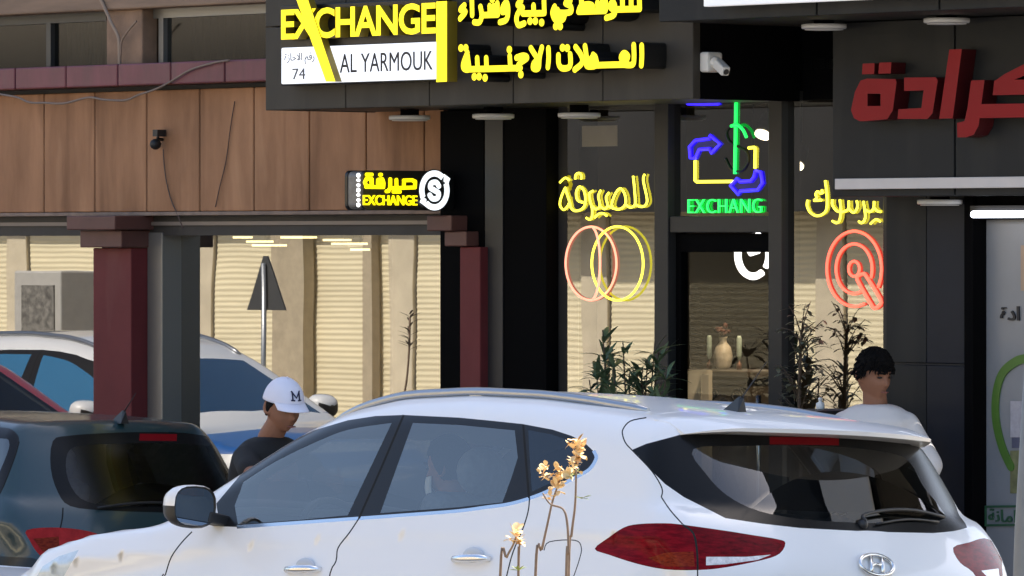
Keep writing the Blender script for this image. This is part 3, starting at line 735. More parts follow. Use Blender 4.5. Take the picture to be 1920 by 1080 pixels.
for x0, x1 in ((-240, 190), (300, 905)):
    u0, u1 = (U_(x0, -.18) if x0 > 0 else ul), min(U_(x1, -.18), U_(880, -.18))
    m = MB(); m.box(u0, u1, .17, .20, .45, .49); m.box(u0, u0+.03, .17, .20, .49, 2.5)
    f = m.build('shop_window', M_frame, bs)
    gm = MB().add([(u0, .185, .47), (u1, .185, .47), (u1, .185, 2.5), (u0, .185, 2.5)], [(0, 1, 2, 3)]); x = gm.build('pane', G_shop, bs); x.parent = f
iw = U_(1024, .06)+.02-1.70
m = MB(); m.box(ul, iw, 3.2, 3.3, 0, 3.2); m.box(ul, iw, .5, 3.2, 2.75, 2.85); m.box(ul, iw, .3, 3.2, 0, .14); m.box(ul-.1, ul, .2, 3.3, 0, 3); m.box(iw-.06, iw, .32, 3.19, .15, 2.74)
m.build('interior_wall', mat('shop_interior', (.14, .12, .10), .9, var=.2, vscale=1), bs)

M_strip = mat('warm_light_strip', (1, .9, .6), .5, emit=(1, .80, .38), estr=1.8)
for i, (px_, py_) in enumerate([(455, 443), (487, 451), (505, 458), (600, 437), (632, 448), (655, 455), (675, 466), (780, 446), (560, 443), (850, 470)]):
    n_ = -1.0-.35*(i % 4); u = U_(px_, n_); z = Z_(px_, py_, n_); hw = .05+.035*(i % 3)
    t = thing('ceiling_lamp', 'warm light strip glowing on the ceiling inside the brown shop', 'lamp', (u, -n_, z), 'light strips inside the brown shop')
    MB().box(u-hw, u+hw, -n_-.03, -n_+.03, z-.012, z).build('diffuser', M_strip, t); MB().box(u-hw-.01, u+hw+.01, -n_-.04, -n_+.04, z+.001, z+.03).build('housing', M_frame, t)
    MB().tube([(u, -n_, z+.03), (u, -n_, 2.76)], .004, 5).build('cord', M_pl, t)
u0, u1 = U_(768, -.7), U_(868, -.7)
t = thing('display_cabinet', 'pale display cabinet standing behind the shop glass beside the maroon pilaster', 'cabinet', ((u0+u1)/2, .7, .14))
m = MB(); zz = Z_(815, 560, -.7)
for z in (.14, .5, Z_(815, 690, -.7), zz-.05): m.box(u0, u1, .7, 1.0, z, z+.05)
m.box(u0, u0+.04, .7, 1.0, .19, zz-.05); m.box(u1-.04, u1, .7, 1.0, .19, zz-.05)
M_cab = mat('cream_cabinet', (.75, .70, .60), .6); m.build('frame', M_cab, t, bevel=.004); MB().box(u0+.04, u1-.04, .97, 1.0, .19, zz-.05).build('back', mat('cabinet_back', (.55, .5, .4), .7, var=.2), t)
t2 = thing('jar', 'small pale jar inside the display cabinet', 'jar', ((u0+u1)/2, .82, Z_(815, 690, -.7)+.051))
b = Vector(((u0+u1)/2, .82, Z_(815, 690, -.7)+.051)); MB().lathe(b, [(.07, 0), (.09, .05), (.09, .16), (.05, .2), (.05, .22)], 20).build('bowl', M_cab, t2); MB().lathe(b+Vector((0, 0, .222)), [(.055, 0), (.05, .02), (.012, .03), (.012, .05)], 16).build('lid', M_cab, t2)
# spot lamp on the cladding and its cables
q = W(305, 262); t = thing('wall_spot_lamp', 'little black spot lamp fixed to a brown cladding panel', 'lamp', (q[0], 0, q[1]))
m = MB(); m.ball((q[0], -.05, q[1]-.025), (.025, .035, .03)); m.build('head', M_pl, t)
m = MB(); m.tube([(q[0], 0, q[1]), (q[0]+.005, -.04, q[1]+.005), (q[0]+.02, -.045, q[1]+.03)], .009, 6); m.obox((q[0]+.02, -.04, q[1]+.035), (.02, 0, 0), (0, .03, 0), (0, 0, .018)); m.build('bracket', M_pl, t)
def cable(name, label, pts, n, r=.006, c=(.20, .15, .12)):
    P = [(W(a, b, n)[0], -n, W(a, b, n)[1]) for a, b in pts]
    setp(MB().tube(smooth_line(P, 6), r, 6).build(name, mat('cable_'+name+str(len(pts)), c, .7)), label, 'cable')
cable('sagging_cable', 'pale cable sagging across the brown panels below the maroon band', [(-20, 174), (30, 182), (55, 192), (85, 193), (120, 194), (165, 183), (195, 187), (235, 188), (260, 178), (290, 168), (320, 153), (355, 132), (400, 118), (430, 113)], .135)
cable('lamp_cable', 'thin dark cable hanging from the little spot lamp', [(306, 280), (308, 310), (313, 345), (322, 378), (332, 400), (343, 428)], .012, .0035, (.09, .06, .05))
cable('thin_wire', 'thin dark wire slanting down a brown panel beside the sign', [(440, 190), (432, 240), (424, 300), (412, 350), (404, 388)], .01, .003, (.10, .06, .045))
cable('forked_conduit', 'tan forked conduit running down the upper column', [(180, -20), (195, 12), (210, 45), (222, 70), (224, 100), (224, 128)], .03, .010, (.30, .22, .16))
cable('branch_conduit', 'short tan conduit branching off beside the upper column', [(256, 40), (240, 58), (228, 78), (226, 105)], .03, .006, (.26, .18, .13))

# ------------------------------------------------------------------ exchange shop in the middle
ex = thing('exchange_shop', 'black clad currency exchange shop with a tall glass front', 'building', (U_(1250), 0, 0))
cL, cR, cM = U_(825, .06), U_(1024, .06), U_(908, .06)
m = MB(); m.box(cL, cM-.004, -.06, .3, .13, 2.905); m.box(cM+.004, cR, -.06, .3, .13, 2.904); m.box(cL, cR-.01, -.05, .3, .13, 2.9)
m.build('column', M_black, ex, bevel=.004)
m = MB(); m.box(cM+.012, U_(944, .06), -.066, -.061, .13, 2.9); m.build('column_strip', mat('charcoal_panel', (.020, .020, .022), .5), ex)
gn = -.02
def ub(px_): return U_(px_, gn)
ztop = Z_(1250, 188, gn)
M_exf = mat('shopfront_grey', (.030, .029, .028), .45, spec=.3, var=.1)
m = MB()
for a, b, pr in ((1046, 1064, -.002), (1240, 1266, .05), (1454, 1479, .05), (1658, 1700, .01)): m.box(ub(a), ub(b), -gn-pr, -gn+.08, .13, ztop+.3)
m.box(ub(1266)+.002, ub(1454)-.002, -gn-.04, -gn+.08, Z_(1360, 436, gn), Z_(1360, 405, gn))
for a, b in ((1064, 1240), (1479, 1658)): m.box(ub(a)+.002, ub(b)-.002, -gn-.03, -gn+.06, .13, .22)
m.build('shopfront_frame', M_exf, ex, bevel=.004)
G_ex = glass('exchange_glass', (.62, .60, .55), .17, wave=.032, grazing=.5, wscale=1.3)
for a, b, z0, z1 in ((1064, 1240, .22, ztop+.3), (1266, 1454, Z_(1360, 405, gn), ztop+.3), (1479, 1658, .22, ztop+.3)):
    MB().add([(ub(a), -gn-.005, z0), (ub(b), -gn-.005, z0), (ub(b), -gn-.005, z1), (ub(a), -gn-.005, z1)], [(0, 1, 2, 3)]).build('window', G_ex, ex)
# door
dz1 = Z_(1360, 438, gn); d0, d1 = ub(1266)+.004, ub(1454)-.004
m = MB(); m.box(d0, d0+.035, -gn, -gn+.05, .13, dz1); m.box(d1-.035, d1, -gn, -gn+.05, .13, dz1); m.box(d0+.035, d1-.035, -gn, -gn+.05, dz1-.09, dz1); m.box(d0+.035, d1-.035, -gn, -gn+.05, .13, .25)
dr = m.build('door', M_black, ex, bevel=.003)
x = MB().add([(d0+.03, -gn+.025, .25), (d1-.03, -gn+.025, .25), (d1-.03, -gn+.025, dz1-.08), (d0+.03, -gn+.025, dz1-.08)], [(0, 1, 2, 3)]).build('door_pane', glass('door_glass', (.85, .83, .78), .012, grazing=.15), ex); x.parent = dr
x = MB().tube([(d1-.06, -gn-.05, .9), (d1-.06, -gn-.05, 1.5)], .012, 8).build('handle', M_chr, ex); x.parent = dr
# interior
M_int = mat('brown_interior', (.10, .082, .062), .8, var=.15, vscale=1.2)
i0, i1 = cR+.02, ub(1720)
m = MB(); m.box(i0-1.6, i1, 4.2, 4.3, .13, 3.25); m.box(i1, i1+.08, .31, 4.3, .13, 3.25); m.box(i0-1.68, i0-1.6, .32, 4.3, .13, 3.25); m.box(i0-1.6, i1, .32, 4.2, 3.2, 3.3); m.build('interior_wall', M_int, ex)
MB().box(i0-1.6, i1, .12, 4.2, .10, .135).build('interior_floor', mat('polished_floor', (.25, .22, .18), .25), ex)
m = MB()
for k in range(9): m.box(i0-.05, i1-.01, .9+.3*k, .95+.3*k, 2.98, 3.06)
m.build('ceiling_slat', mat('ceiling_slats', (.45, .42, .36), .5), ex)
# soffit over the pavement, wall behind and unseen upper mass put there to shade the street
us0, us1 = U_(497, .75), U_(1300, .75)
es_z = Z_(900, 196, .75)
m = MB(); m.box(us0+.01, us1-.01, -.70, .0, es_z+.004, es_z+.05); m.box(cL, i1, .0, .8, es_z+.15, es_z+.2); m.build('soffit', mat('black_soffit', (.012, .012, .012), .5), ex)
m = MB(); m.box(us0, 40, .31, .6, es_z+.4, 7.9); m.build('upper_wall', mat('upper_dark_wall', (.05, .05, .05), .7), ex)
m = MB(); m.box(U_(1290, .0), U_(1580, .0), .0, .3, Z_(1430, 190, 0), 4.4); m.build('canopy_void', M_black, ex)  # black box stands in for the shaded void under the canopy

# ------------------------------------------------------------------ exchange fascia sign
M_fas = mat('fascia_grey', (.052, .046, .038), .55, spec=.25, var=.22, vscale=2.5, bump=.03, stretch=(1, 1, .6))
sg = thing('exchange_sign', 'grey fascia sign of the exchange office with yellow lit lettering', 'sign', (U_(900, .75), -.75, es_z))
m = MB(); cuts = [us0, U_(648, .75), U_(805, .75), U_(962, .75), U_(1130, .75), us1]
for a, b in zip(cuts, cuts[1:]): m.box(a+.003, b-.003, -.75, -.70, es_z, es_z+.42)
for a, b in zip(cuts, cuts[1:]): m.box(a+.003, b-.003, -.75, -.70, es_z+.426, es_z+1.4)
m.box(us0+.004, us0+.04, -.698, -.03, es_z, es_z+1.4); m.box(us0+.05, us1-.05, -.69, -.65, es_z+.01, es_z+1.4)
m.build('fascia', M_fas, sg, bevel=.004)
MB().box(us1-.04, us1-.004, -.698, -.03, es_z, es_z+1.4).build('shaded_side_panel', M_black, sg)  # black stands in for shade on the grey fascia's flank
M_blkp = mat('black_backboard', (.006, .006, .006), .3)
M_yel = mat('lit_yellow_acrylic', (.8, .62, .02), .4, emit=(1, .80, .0), estr=.42)
M_yside = mat('yellow_flank', (.22, .15, .01), .5)
M_lside = mat('letter_flank_black', (.004, .004, .004), .5)
M_wht = mat('lit_white_panel', (.8, .82, .86), .4, emit=(.86, .90, 1.0), estr=.35)
n1 = .84
m = MB(); PB(m, 526, 822, 4, 156, n1, n1-.751); m.build('backboard', M_blkp, sg, bevel=.004)
m = MB(); PB(m, 527, 818, 84, 153, n1+.02, .018); m.build('white_panel', M_wht, sg, bevel=.006)
m = MB(); nn_ = n1+.06; add_text(m, 'EXCHANGE', U_(527, nn_), U_(817, nn_), Z_(672, 69, nn_), Z_(672, 11, nn_), -nn_, -n1-.002, bold=.025, side=1, spacing=.92); m.build('yellow_lettering', [M_yel, M_yside], sg, fix=False)
m = MB(); m.cur = 0; nn_ = n1+.065; m.polys([[W(a, b, nn_) for a, b in ((551, -14), (573, -14), (629, 153), (611, 153))]], -nn_, -n1-.022, 1); m.build('yellow_slash', [M_yel, M_yside], sg, fix=False)
m = MB(); nn_ = n1+.07; m.cur = 0; m.polys([[W(a, b, nn_) for a, b in ((818, 154), (818, 3), (838, 2), (838, 153))]], -nn_, -n1-.002, 1); m.build('yellow_bar', [M_yel, M_yside], sg, fix=False)
M_ink = mat('black_ink', (.01, .01, .015), .5); M_gink = mat('grey_ink', (.10, .10, .11), .5)
m = MB(); nn_ = n1+.023; add_text(m, 'AL YARMOUK', U_(637, nn_), U_(811, nn_), Z_(724, 134, nn_), Z_(724, 98, nn_), -nn_, -n1-.0205, bold=0); m.build('black_lettering', M_ink, sg, fix=False)
m = MB(); add_text(m, '74', U_(548, nn_), U_(572, nn_), Z_(560, 149, nn_), Z_(560, 128, nn_), -nn_, -n1-.0205); add_text(m, '\uFE93\uFEAF\uFE8E\uFE9F\uFEFB\uFE8D \uFEE2\uFED7\uFEAD', U_(533, nn_), U_(589, nn_), Z_(560, 121, nn_), Z_(560, 99, nn_), -nn_, -n1-.0205); m.build('licence_lettering', M_gink, sg, fix=False)
def strokes(zx, zy, sc, items, n, wd):
    """items: lists of points in an enlargement of the photo; a single point is a dot"""
    out = []
    for it in items:
        P = [W(zx+a/sc, zy+b/sc, n) for a, b in it]
        if len(P) == 1: out.append([Vector(P[0])+Vector((math.cos(t), math.sin(t)))*wd*.62 for t in [2*math.pi*k/14 for k in range(14)]])
        else: out += ribbon(smooth_line(P, 4), wd)
    return out
L2 = [[(1738, 125), (1740, 220), (1735, 308)], [(1665, 120), (1668, 240), (1655, 300), (1590, 303)], [(1595, 298), (1548, 240), (1575, 195), (1612, 225), (1585, 280)], [(1600, 300), (1450, 303), (1300, 308)],
    [(1300, 312), (1268, 255), (1305, 222), (1325, 290)], [(1290, 210), (1288, 310)], [(1215, 130), (1230, 240), (1232, 312), (1300, 316)], [(1128, 138), (1180, 215), (1188, 285), (1120, 348)],
    [(970, 215), (972, 290), (1000, 333), (1060, 330), (1082, 290), (1078, 205)], [(1008, 145)], [(1052, 148)], [(877, 150), (880, 240), (872, 325)], [(715, 148), (760, 220), (792, 262)], [(817, 142), (795, 235), (785, 332), (738, 335), (745, 285), (790, 260)],
    [(582, 238), (645, 218), (680, 240), (612, 290), (590, 338)], [(620, 332), (400, 338), (110, 345)], [(623, 392)], [(520, 222), (527, 330)], [(517, 163)], [(303, 240), (307, 335)], [(220, 240), (224, 335)], [(193, 413)], [(238, 411)], [(293, 423)],
    [(130, 190), (92, 290), (98, 338), (142, 342), (137, 260), (128, 200)], [(70, 148)], [(115, 147)]]
L1 = [[(102, 48), (66, 90), (112, 108), (62, 172)], [(170, -40), (174, 140)], [(250, 62), (262, 145), (240, 205), (192, 205)], [(265, 140), (410, 135)], [(335, 55), (338, 130)], [(372, 55), (374, 130)], [(406, 30), (408, 130)], [(360, -8)],
    [(500, 95), (452, 110), (458, 60), (490, 22), (506, 90), (490, 180), (430, 205)], [(625, 8), (594, 45), (640, 72), (600, 115), (582, 175), (602, 232), (655, 215)], [(640, 125), (835, 122)], [(740, 50), (742, 120)], [(836, 5), (840, 120)], [(708, 195)], [(757, 194)], [(815, 208)],
    [(1080, 5), (1035, 30), (1080, 55), (1082, 110), (985, 118), (960, 90)], [(935, 60), (915, 120), (945, 185), (1010, 180), (1030, 125)], [(945, 243)], [(986, 243)], [(1155, 108), (1400, 100)], [(1158, 100), (1180, 55), (1250, 40), (1285, 62), (1200, 95)], [(1182, -40), (1182, 90)],
    [(1330, 25), (1334, 95)], [(1370, 25), (1372, 95)], [(1404, 10), (1405, 95)], [(1480, 88), (1445, 60), (1470, 18), (1492, 60), (1484, 135), (1412, 165)], [(1470, 88), (1720, 82)], [(1560, -30), (1562, 82)], [(1640, -30), (1642, 82)], [(1716, -30), (1720, 82)]]
n2 = .90
for L, zx, zy in ((L2, 850, 60), (L1, 850, 0)):
    m = MB(); m.cur = 0; m.polys(strokes(zx, zy, 4.923, L, n2, .0305), -n2, -.752, 1); m.build('arabic_lettering', [M_yel, M_lside], sg, fix=False)

def downlight(px_, py_, n_, zs, label, r=.105):
    u, z = W(px_, py_, n_); t = thing('soffit_light', label, 'lamp', (u, -n_, zs), 'round lights under the canopies')
    MB().lathe((u, -n_, 0), [(r*.97, z-.010), (r, z-.006), (r, z+.010), (r*.9, z+.012)], 36).build('housing', mat('white_lamp_ring', (.62, .62, .62), .4), t)
    MB().lathe((u, -n_, 0), [(r*.45, z+.0125), (r*.45, zs)], 24).build('mount', M_black, t)
    MB().lathe((u, -n_, 0), [(r*.85, z-.0155), (r*.86, z-.0125)], 36).build('diffuser', mat('frosted_diffuser', (.7, .7, .7), .5), t)
for p, l in (((768, 221), 'round light under the sign canopy in front of the brown panels'), ((925, 218), 'round light under the sign canopy in front of the black column'), ((1086, 216), 'round light under the sign canopy above the yellow script neon')): downlight(*p, .35, es_z, l)

# ------------------------------------------------------------------ blade sign
ubl = U_(838, .12)+.02
def Wb(px_, py_, u=None):
    u = ubl if u is None else u; k = (px_-960)/FPX; y = (D0*SB-u)/(SB-k*CB); x = k*y
    return (x*SB+(y-D0)*CB, HC+(PYH-py_)*y/FPX)            # (v, z)
v_in, v_out = Wb(846, 357)[0], Wb(681, 357)[0]; zc, z0b, z1b = Wb(760, 355)[1], Wb(760, 394)[1], Wb(760, 320)[1]
bl = thing('blade_sign', 'black projecting box sign with yellow letters and a white dollar roundel', 'sign', (ubl-.07, -.1, z0b))
def rrect(a0, a1, b0, b1, r, n=5):
    out = []
    for cx, cy, s in ((a1-r, b1-r, 0), (a0+r, b1-r, 1), (a0+r, b0+r, 2), (a1-r, b0+r, 3)):
        out += [(cx+r*math.cos(math.pi/2*(s+k/n)), cy+r*math.sin(math.pi/2*(s+k/n))) for k in range(n+1)]
    return out
m = MB(); m.polys([rrect(v_out, v_in+.02, z0b, z1b, .03)], ubl, ubl-.02, 0, 'vz'); m.build('face', M_blkp, bl)
m = MB(); m.polys([rrect(v_out, v_in+.02, z0b, z1b, .03)], ubl-.12, ubl-.14, 0, 'vz'); m.build('rear_face', M_blkp, bl)
m = MB(); m.polys([rrect(v_out+.004, v_in+.016, z0b+.004, z1b-.004, .03)], ubl-.021, ubl-.119, 0, 'vz'); m.build('acrylic_case', mat('grey_acrylic', (.20, .19, .18), .25, var=.5, vscale=12), bl)
m = MB()
for k in range(7):
    z = z0b+.025+(z1b-z0b-.05)*k/6; m.ball((ubl-.035, v_out-.002, z), (.012, .008, .007 if k % 3 else .011), 10, 6)
m.build('edge_bulb', mat('white_led', (1, 1, 1), .4, emit=(1, 1, 1), estr=.9), bl)
def vtext(s, x0, x1, y0, y1, mt, nm, bold):
    m = MB(); add_text(m, s, Wb(x0, 360)[0], Wb(x1, 360)[0], Wb((x0+x1)/2, y1)[1], Wb((x0+x1)/2, y0)[1], ubl+.008, ubl+.0005, bold=bold, plane='vz'); m.build(nm, mt, bl, fix=False)
M_yel2 = mat('lit_yellow_letters', (.9, .75, .02), .4, emit=(1, .80, .0), estr=.55)
vtext('EXCHANGE', 680, 781, 366, 385, M_yel2, 'yellow_lettering', .012)
z7 = lambda pts: [Wb(635+a/8.348, 300+b/8.348) for a, b in pts]
st = []
for L in ([(430, 290), (510, 300), (510, 400), (430, 415), (400, 350), (430, 290)], [(500, 300), (515, 425)], [(420, 420), (690, 425)], [(610, 310), (675, 300), (695, 360), (690, 425)], [(610, 310), (605, 370), (690, 375)],
          [(800, 300), (800, 430), (770, 485)], [(800, 440), (1010, 435)], [(895, 310), (898, 435)], [(1010, 320), (1140, 315), (1190, 340), (1185, 430), (1010, 435), (1015, 320)], [(430, 228), (510, 228)], [(770, 487), (740, 490)], [(850, 497), (950, 497)], [(640, 230), (655, 230)]):
    st += ribbon(z7(L), .0185)
m = MB(); m.cur = 0; m.polys(st, ubl+.008, ubl+.0005, 0, 'vz'); m.build('arabic_lettering', M_yel2, bl, fix=False)
cv, cz = Wb(813, 357); Rr = .101
def ring_poly(r0, r1, a0, a1, n=30): return [[(cv+r0*math.cos(a)*1.0, cz+r0*math.sin(a)) for a in [a0+(a1-a0)*k/n for k in range(n+1)]]+[(cv+r1*math.cos(a), cz+r1*math.sin(a)) for a in [a1+(a0-a1)*k/n for k in range(n+1)]]]
m = MB(); m.polys([[(cv+Rr*1.06*math.cos(a), cz+Rr*1.06*math.sin(a)) for a in [2*math.pi*k/40 for k in range(40)]]], ubl+.004, ubl+.0005, 0, 'vz'); m.build('roundel_base', M_blkp, bl)
M_wl = mat('lit_white_roundel', (.9, .95, 1), .4, emit=(.88, .95, 1), estr=.42)
m = MB(); m.polys(ring_poly(Rr, Rr*.70, R(50), R(205))+ring_poly(Rr, Rr*.70, R(230), R(385)), ubl+.009, ubl+.0045, 0, 'vz')
m.polys([[(cv+Rr*a, cz+Rr*b) for a, b in ((.62, .82), (1.02, .60), (.86, .30), (.60, .45))], [(cv-Rr*a, cz-Rr*b) for a, b in ((.62, .82), (1.02, .60), (.86, .30), (.60, .45))]], ubl+.0125, ubl+.0095, 0, 'vz'); m.build('roundel_ring', M_wl, bl, fix=False)
m = MB(); sP = smooth_line([(cv+Rr*a, cz+Rr*b) for a, b in ((.30, .22), (.12, .40), (-.20, .36), (-.28, .14), (0, 0), (.28, -.14), (.20, -.38), (-.12, -.42), (-.32, -.24))], 5); m.polys(ribbon(sP, .027), ubl+.009, ubl+.0045, 0, 'vz'); m.build('dollar_mark', M_wl, bl, fix=False)
m = MB(); m.tube([(ubl-.07, v_in+.02, zc+.03), (ubl-.07, -.08, zc+.03)], .012, 8); m.build('bracket', M_pl, bl)

# ------------------------------------------------------------------ right hand shop
rs = thing('clinic_shop', 'charcoal clad shop front with a glass door at the right edge', 'building', (U_(1740), 0, 0))
M_char = mat('charcoal_cladding', (.020, .021, .022), .55, var=.12, vscale=2, bump=.02, spec=.2)
fz = Z_(1600, 26, 1.0); f0, f1 = us1+.02, U_(1920, 1.0)+3
m = MB(); c_ = [f0, U_(1531, 1.0), U_(1761, 1.0), U_(1990, 1.0), f1]
for a, b in zip(c_, c_[1:]): m.box(a+.005, b-.005, -1.0, -.95, fz, fz+.14); m.box(a+.005, b-.005, -1.0, -.95, fz+.146, fz+1.2)
m.box(f0+.01, f1-.01, -.94, -.90, fz+.005, fz+1.2); m.build('upper_fascia', M_char, rs, bevel=.004)
MB().box(f0, f1, -.94, .3, fz+.003, fz+.05).build('soffit', MATS['black_soffit'], rs)
pz = Z_(1740, 368, .34); pl, pr_ = U_(1561, .34), U_(1990, .34)+2
m = MB(); ps = U_(1790, .34)
for a, b in ((pl, ps-.005), (ps+.005, pr_)): m.box(a, b, -.34, -.30, pz, fz-.001)
m.box(pl+.01, pr_, -.298, -.02, pz+.003, fz-.001); m.build('sign_board', M_char, rs, bevel=.004)
m = MB(); m.box(U_(1565, .37), pr_, -.37, -.342, Z_(1740, 353.5, .37), Z_(1740, 333, .37)); m.build('light_strip', mat('white_strip', (.62, .58, .57), .4, var=.05), rs, bevel=.003)
cl0, cls = U_(1661), U_(1815)
zs_ = Z_(1740, 683)
M_navy = mat('navy_reflection_paint', (.009, .012, .021), .5, var=.1, spec=.25)  # navy stands in for a reflection on the charcoal cladding
um = U_(1737)
m = MB(); m.box(cl0, um-.002, 0, .3, .13, zs_-.006); m.box(cl0, um-.002, 0, .3, zs_+.006, pz+.1); m.build('cladding', M_char, rs, bevel=.003)
m = MB(); m.box(um+.002, cls, 0, .3, .13, zs_-.006); m.box(um+.002, cls, 0, .3, zs_+.006, pz+.1); m.build('cladding_reflection', M_navy, rs, bevel=.003)
MB().box(cl0+.003, cls-.003, .28, .32, .13, pz+.1).build('backing_wall', M_dark, rs); MB().box(cl0+.003, cls-.003, .006, .279, zs_-.004, zs_+.004).build('joint_filler', M_dark, rs)
m = MB(); m.box(cls+.002, U_(1832), -.03, .28, .13, pz+.1); m.build('door_frame', M_black, rs, bevel=.003)
dzz = Z_(1880, 412)
MB().box(U_(1832)+.002, U_(1832)+1.3, 0, .28, dzz, pz+.1).build('door_header', M_black, rs)
pd0, pd1 = U_(1832)+.004, U_(1832)+1.2
dd = MB().box(pd0, pd1, .06, .09, .13, dzz).build('door', mat('frosted_door', (.24, .245, .26), .35, var=.06), rs)
x = MB().tube([(pd1-.1, .0, 1.0), (pd1-.1, .0, 1.6)], .015, 8).build('handle', M_chr, rs); x.parent = dd
def dpoly(pts, z0, z1, name, m_): x = MB(); x.polys([pts], .058-z1, .058-z0); o = x.build(name, m_, rs, fix=False); o.parent = dd
n3 = -.055; P3_ = lambda pts: [W(a, b, n3) for a, b in pts]
m = MB(); m.polys(ribbon(smooth_line(P3_([(1925, 672), (1905, 678), (1880, 700), (1868, 740), (1868, 790), (1880, 840), (1896, 875)]), 6), .042), .05, .058); o = m.build('leaf_decal', mat('leaf_green', (.075, .17, .025), .4, var=.2), rs, fix=False); o.parent = dd
dpoly(P3_([(1897, 840), (1897, 760), (1960, 758), (1960, 840)]), .001, .003, 'photo_decal', mat('violet_print', (.10, .10, .16), .5, var=.4, vscale=20))
dpoly(P3_([(1894, 925), (1894, 845), (1960, 843), (1960, 925)]), .001, .003, 'photo_decal', mat('olive_print', (.20, .20, .09), .5, var=.4, vscale=20))
dpoly(P3_([(1895, 820), (1895, 752), (1925, 752), (1925, 820)]), .0035, .005, 'photo_decal', mat('grey_print', (.40, .38, .42), .5, var=.2, vscale=30))
dpoly(P3_([(1914, 545), (1914, 460), (1960, 460), (1960, 545)]), .001, .003, 'photo_decal', mat('tan_print', (.38, .26, .18), .5))
m = MB(); add_text(m, '\uFE93\uFEA9\uFE8D', W(1876, 590, n3)[0], W(1912, 590, n3)[0], Z_(1894, 601, n3), Z_(1894, 574, n3), .05, .058, bold=.02); m.build('black_lettering', M_ink, rs, fix=False).parent = dd
m = MB(); fr = [(1848, 985), (1848, 950), (1925, 949), (1925, 984)]; m.polys(ribbon(P3_(fr+[fr[0]]), .010), .052, .058); m.build('plate_border', mat('plate_green', (.03, .10, .05), .5), rs, fix=False).parent = dd
m = MB(); add_text(m, '\uFE94\uFEE7\uFE8E\uFEE3\uFE8D', W(1853, 970, n3)[0], W(1905, 970, n3)[0], Z_(1880, 979, n3), Z_(1880, 955, n3), .052, .058, bold=.01); m.build('plate_lettering', MATS['plate_green'], rs, fix=False).parent = dd
t = thing('tube_light', 'white tube light glowing above the glass door', 'lamp', (U_(1880, .1), -.1, Z_(1880, 402, .1)))
u0, z0 = W(1824, 402, .1); MB().tube([(u0, -.1, z0), (u0+1.1, -.1, z0)], .016, 12).build('tube', mat('tube_glow', (1, 1, 1), .4, emit=(.80, .86, 1), estr=2.2), t); MB().box(u0-.03, u0+1.12, -.085, -.002, z0+.012, z0+.04).build('housing', M_pl, t)
for p, n_, zz_, l in (((1545, 50), .5, fz, 'round light under the right canopy beside the security camera'), ((1775, 39), .5, fz, 'round light under the right canopy above the red letters'), ((1762, 379), .12, pz, 'round light under the charcoal sign board near the tube light')): downlight(*p, n_, zz_, l)
# white sign along the top edge
t = thing('top_sign', 'white lit sign board running along the top edge over the charcoal fascia', 'sign', (U_(1600, 1.1), -1.1, fz+.17))
u0 = U_(1319, 1.1); zq = Z_(1600, 0, 1.1)
MB().box(u0, f1, -1.1, -1.06, zq, zq+.8).build('panel', mat('white_sign_panel', (.75, .75, .77), .4, emit=(1, 1, 1), estr=.12), t, bevel=.004); MB().box(u0+.02, f1-.02, -1.058, -1.002, zq+.02, zq+.78).build('frame', M_black, t)
# red letters
t = thing('red_lettering', 'large red raised arabic letters on the charcoal sign board', 'sign', (U_(1740, .44), -.44, Z_(1740, 260, .44)))
n4 = .44
rp = lambda L: [[W(1580+a/5.647, 80+b/5.647, n4) for a, b in q] for q in L]
M_red = mat('red_gloss_letters', (.27, .003, .010), .35, var=.1, vscale=3, spec=.18); M_rs = mat('red_letter_flank', (.06, .002, .004), .5)
for nm, L in (('letter', [[(120, 800), (88, 715), (130, 520), (190, 400), (262, 380), (262, 830), (180, 832)], [(250, 380), (560, 385), (570, 420), (555, 540), (250, 540)], [(400, 530), (556, 530), (530, 720), (470, 812), (400, 815)], [(250, 670), (410, 670), (410, 816), (250, 830)], [(212, 222), (338, 218), (332, 332), (205, 336)], [(385, 212), (515, 208), (508, 326), (378, 330)]]),
    ('letter', [[(650, 370), (985, 366), (1005, 400), (990, 500), (650, 512)], [(860, 480), (994, 480), (950, 750), (895, 810), (830, 720)], [(590, 705), (870, 690), (958, 720), (900, 808), (580, 808)]]),
    ('letter', [[(1130, 72), (1262, 68), (1165, 802), (1022, 804)]]),
    ('letter', [[(1360, 400), (1502, 396), (1440, 880), (1385, 975), (1310, 1002), (1215, 1002), (1212, 850), (1290, 830), (1322, 690)], [(1440, 800), (1465, 650), (2500, 636), (2500, 780)], [(1588, 556), (1606, 400), (1800, 392), (2500, 390), (2500, 540)], [(1604, 410), (1710, 335), (2400, -20), (2400, 150), (1800, 400)]])):
    m = MB(); m.cur = 0; m.polys(rp(L), -n4, -.343, 1); m.build(nm, [M_red, M_rs], t, fix=False)
# security camera on the flank of the exchange sign
q = W(1322, 116, .66); t = thing('security_camera', 'white bullet security camera on the dark wall beside the exchange sign', 'camera', (us1, -.66, q[1]))
M_cam = mat('white_camera_plastic', (.68, .66, .62), .45)
us_ = us1-.003; m = MB(); m.box(us_, us_+.06, -.71, -.61, q[1]-.05, q[1]+.045); m.build('junction_box', M_cam, t, bevel=.012)
m = MB(); m.ball((us_+.07, -.67, q[1]-.005), .028, 14, 8); m.build('swivel', M_cam, t)
c = Vector((us_+.13, -.69, q[1]-.03)); ax = Vector((.85, -.25, -.45)).normalized(); a2 = ax.cross(Vector((0, 0, 1))).normalized(); a3 = ax.cross(a2)
m = MB(); m.obox(c, ax*.048, a2*.021, a3*.023); m.build('body', M_cam, t, bevel=.008); m = MB(); m.tube([c+ax*.049, c+ax*.052], .014, 12); m.build('lens', M_pl, t)
m = MB(); m.tube([(us_+.07, -.67, q[1]-.005), c], .014, 8); m.build('arm', M_cam, t)

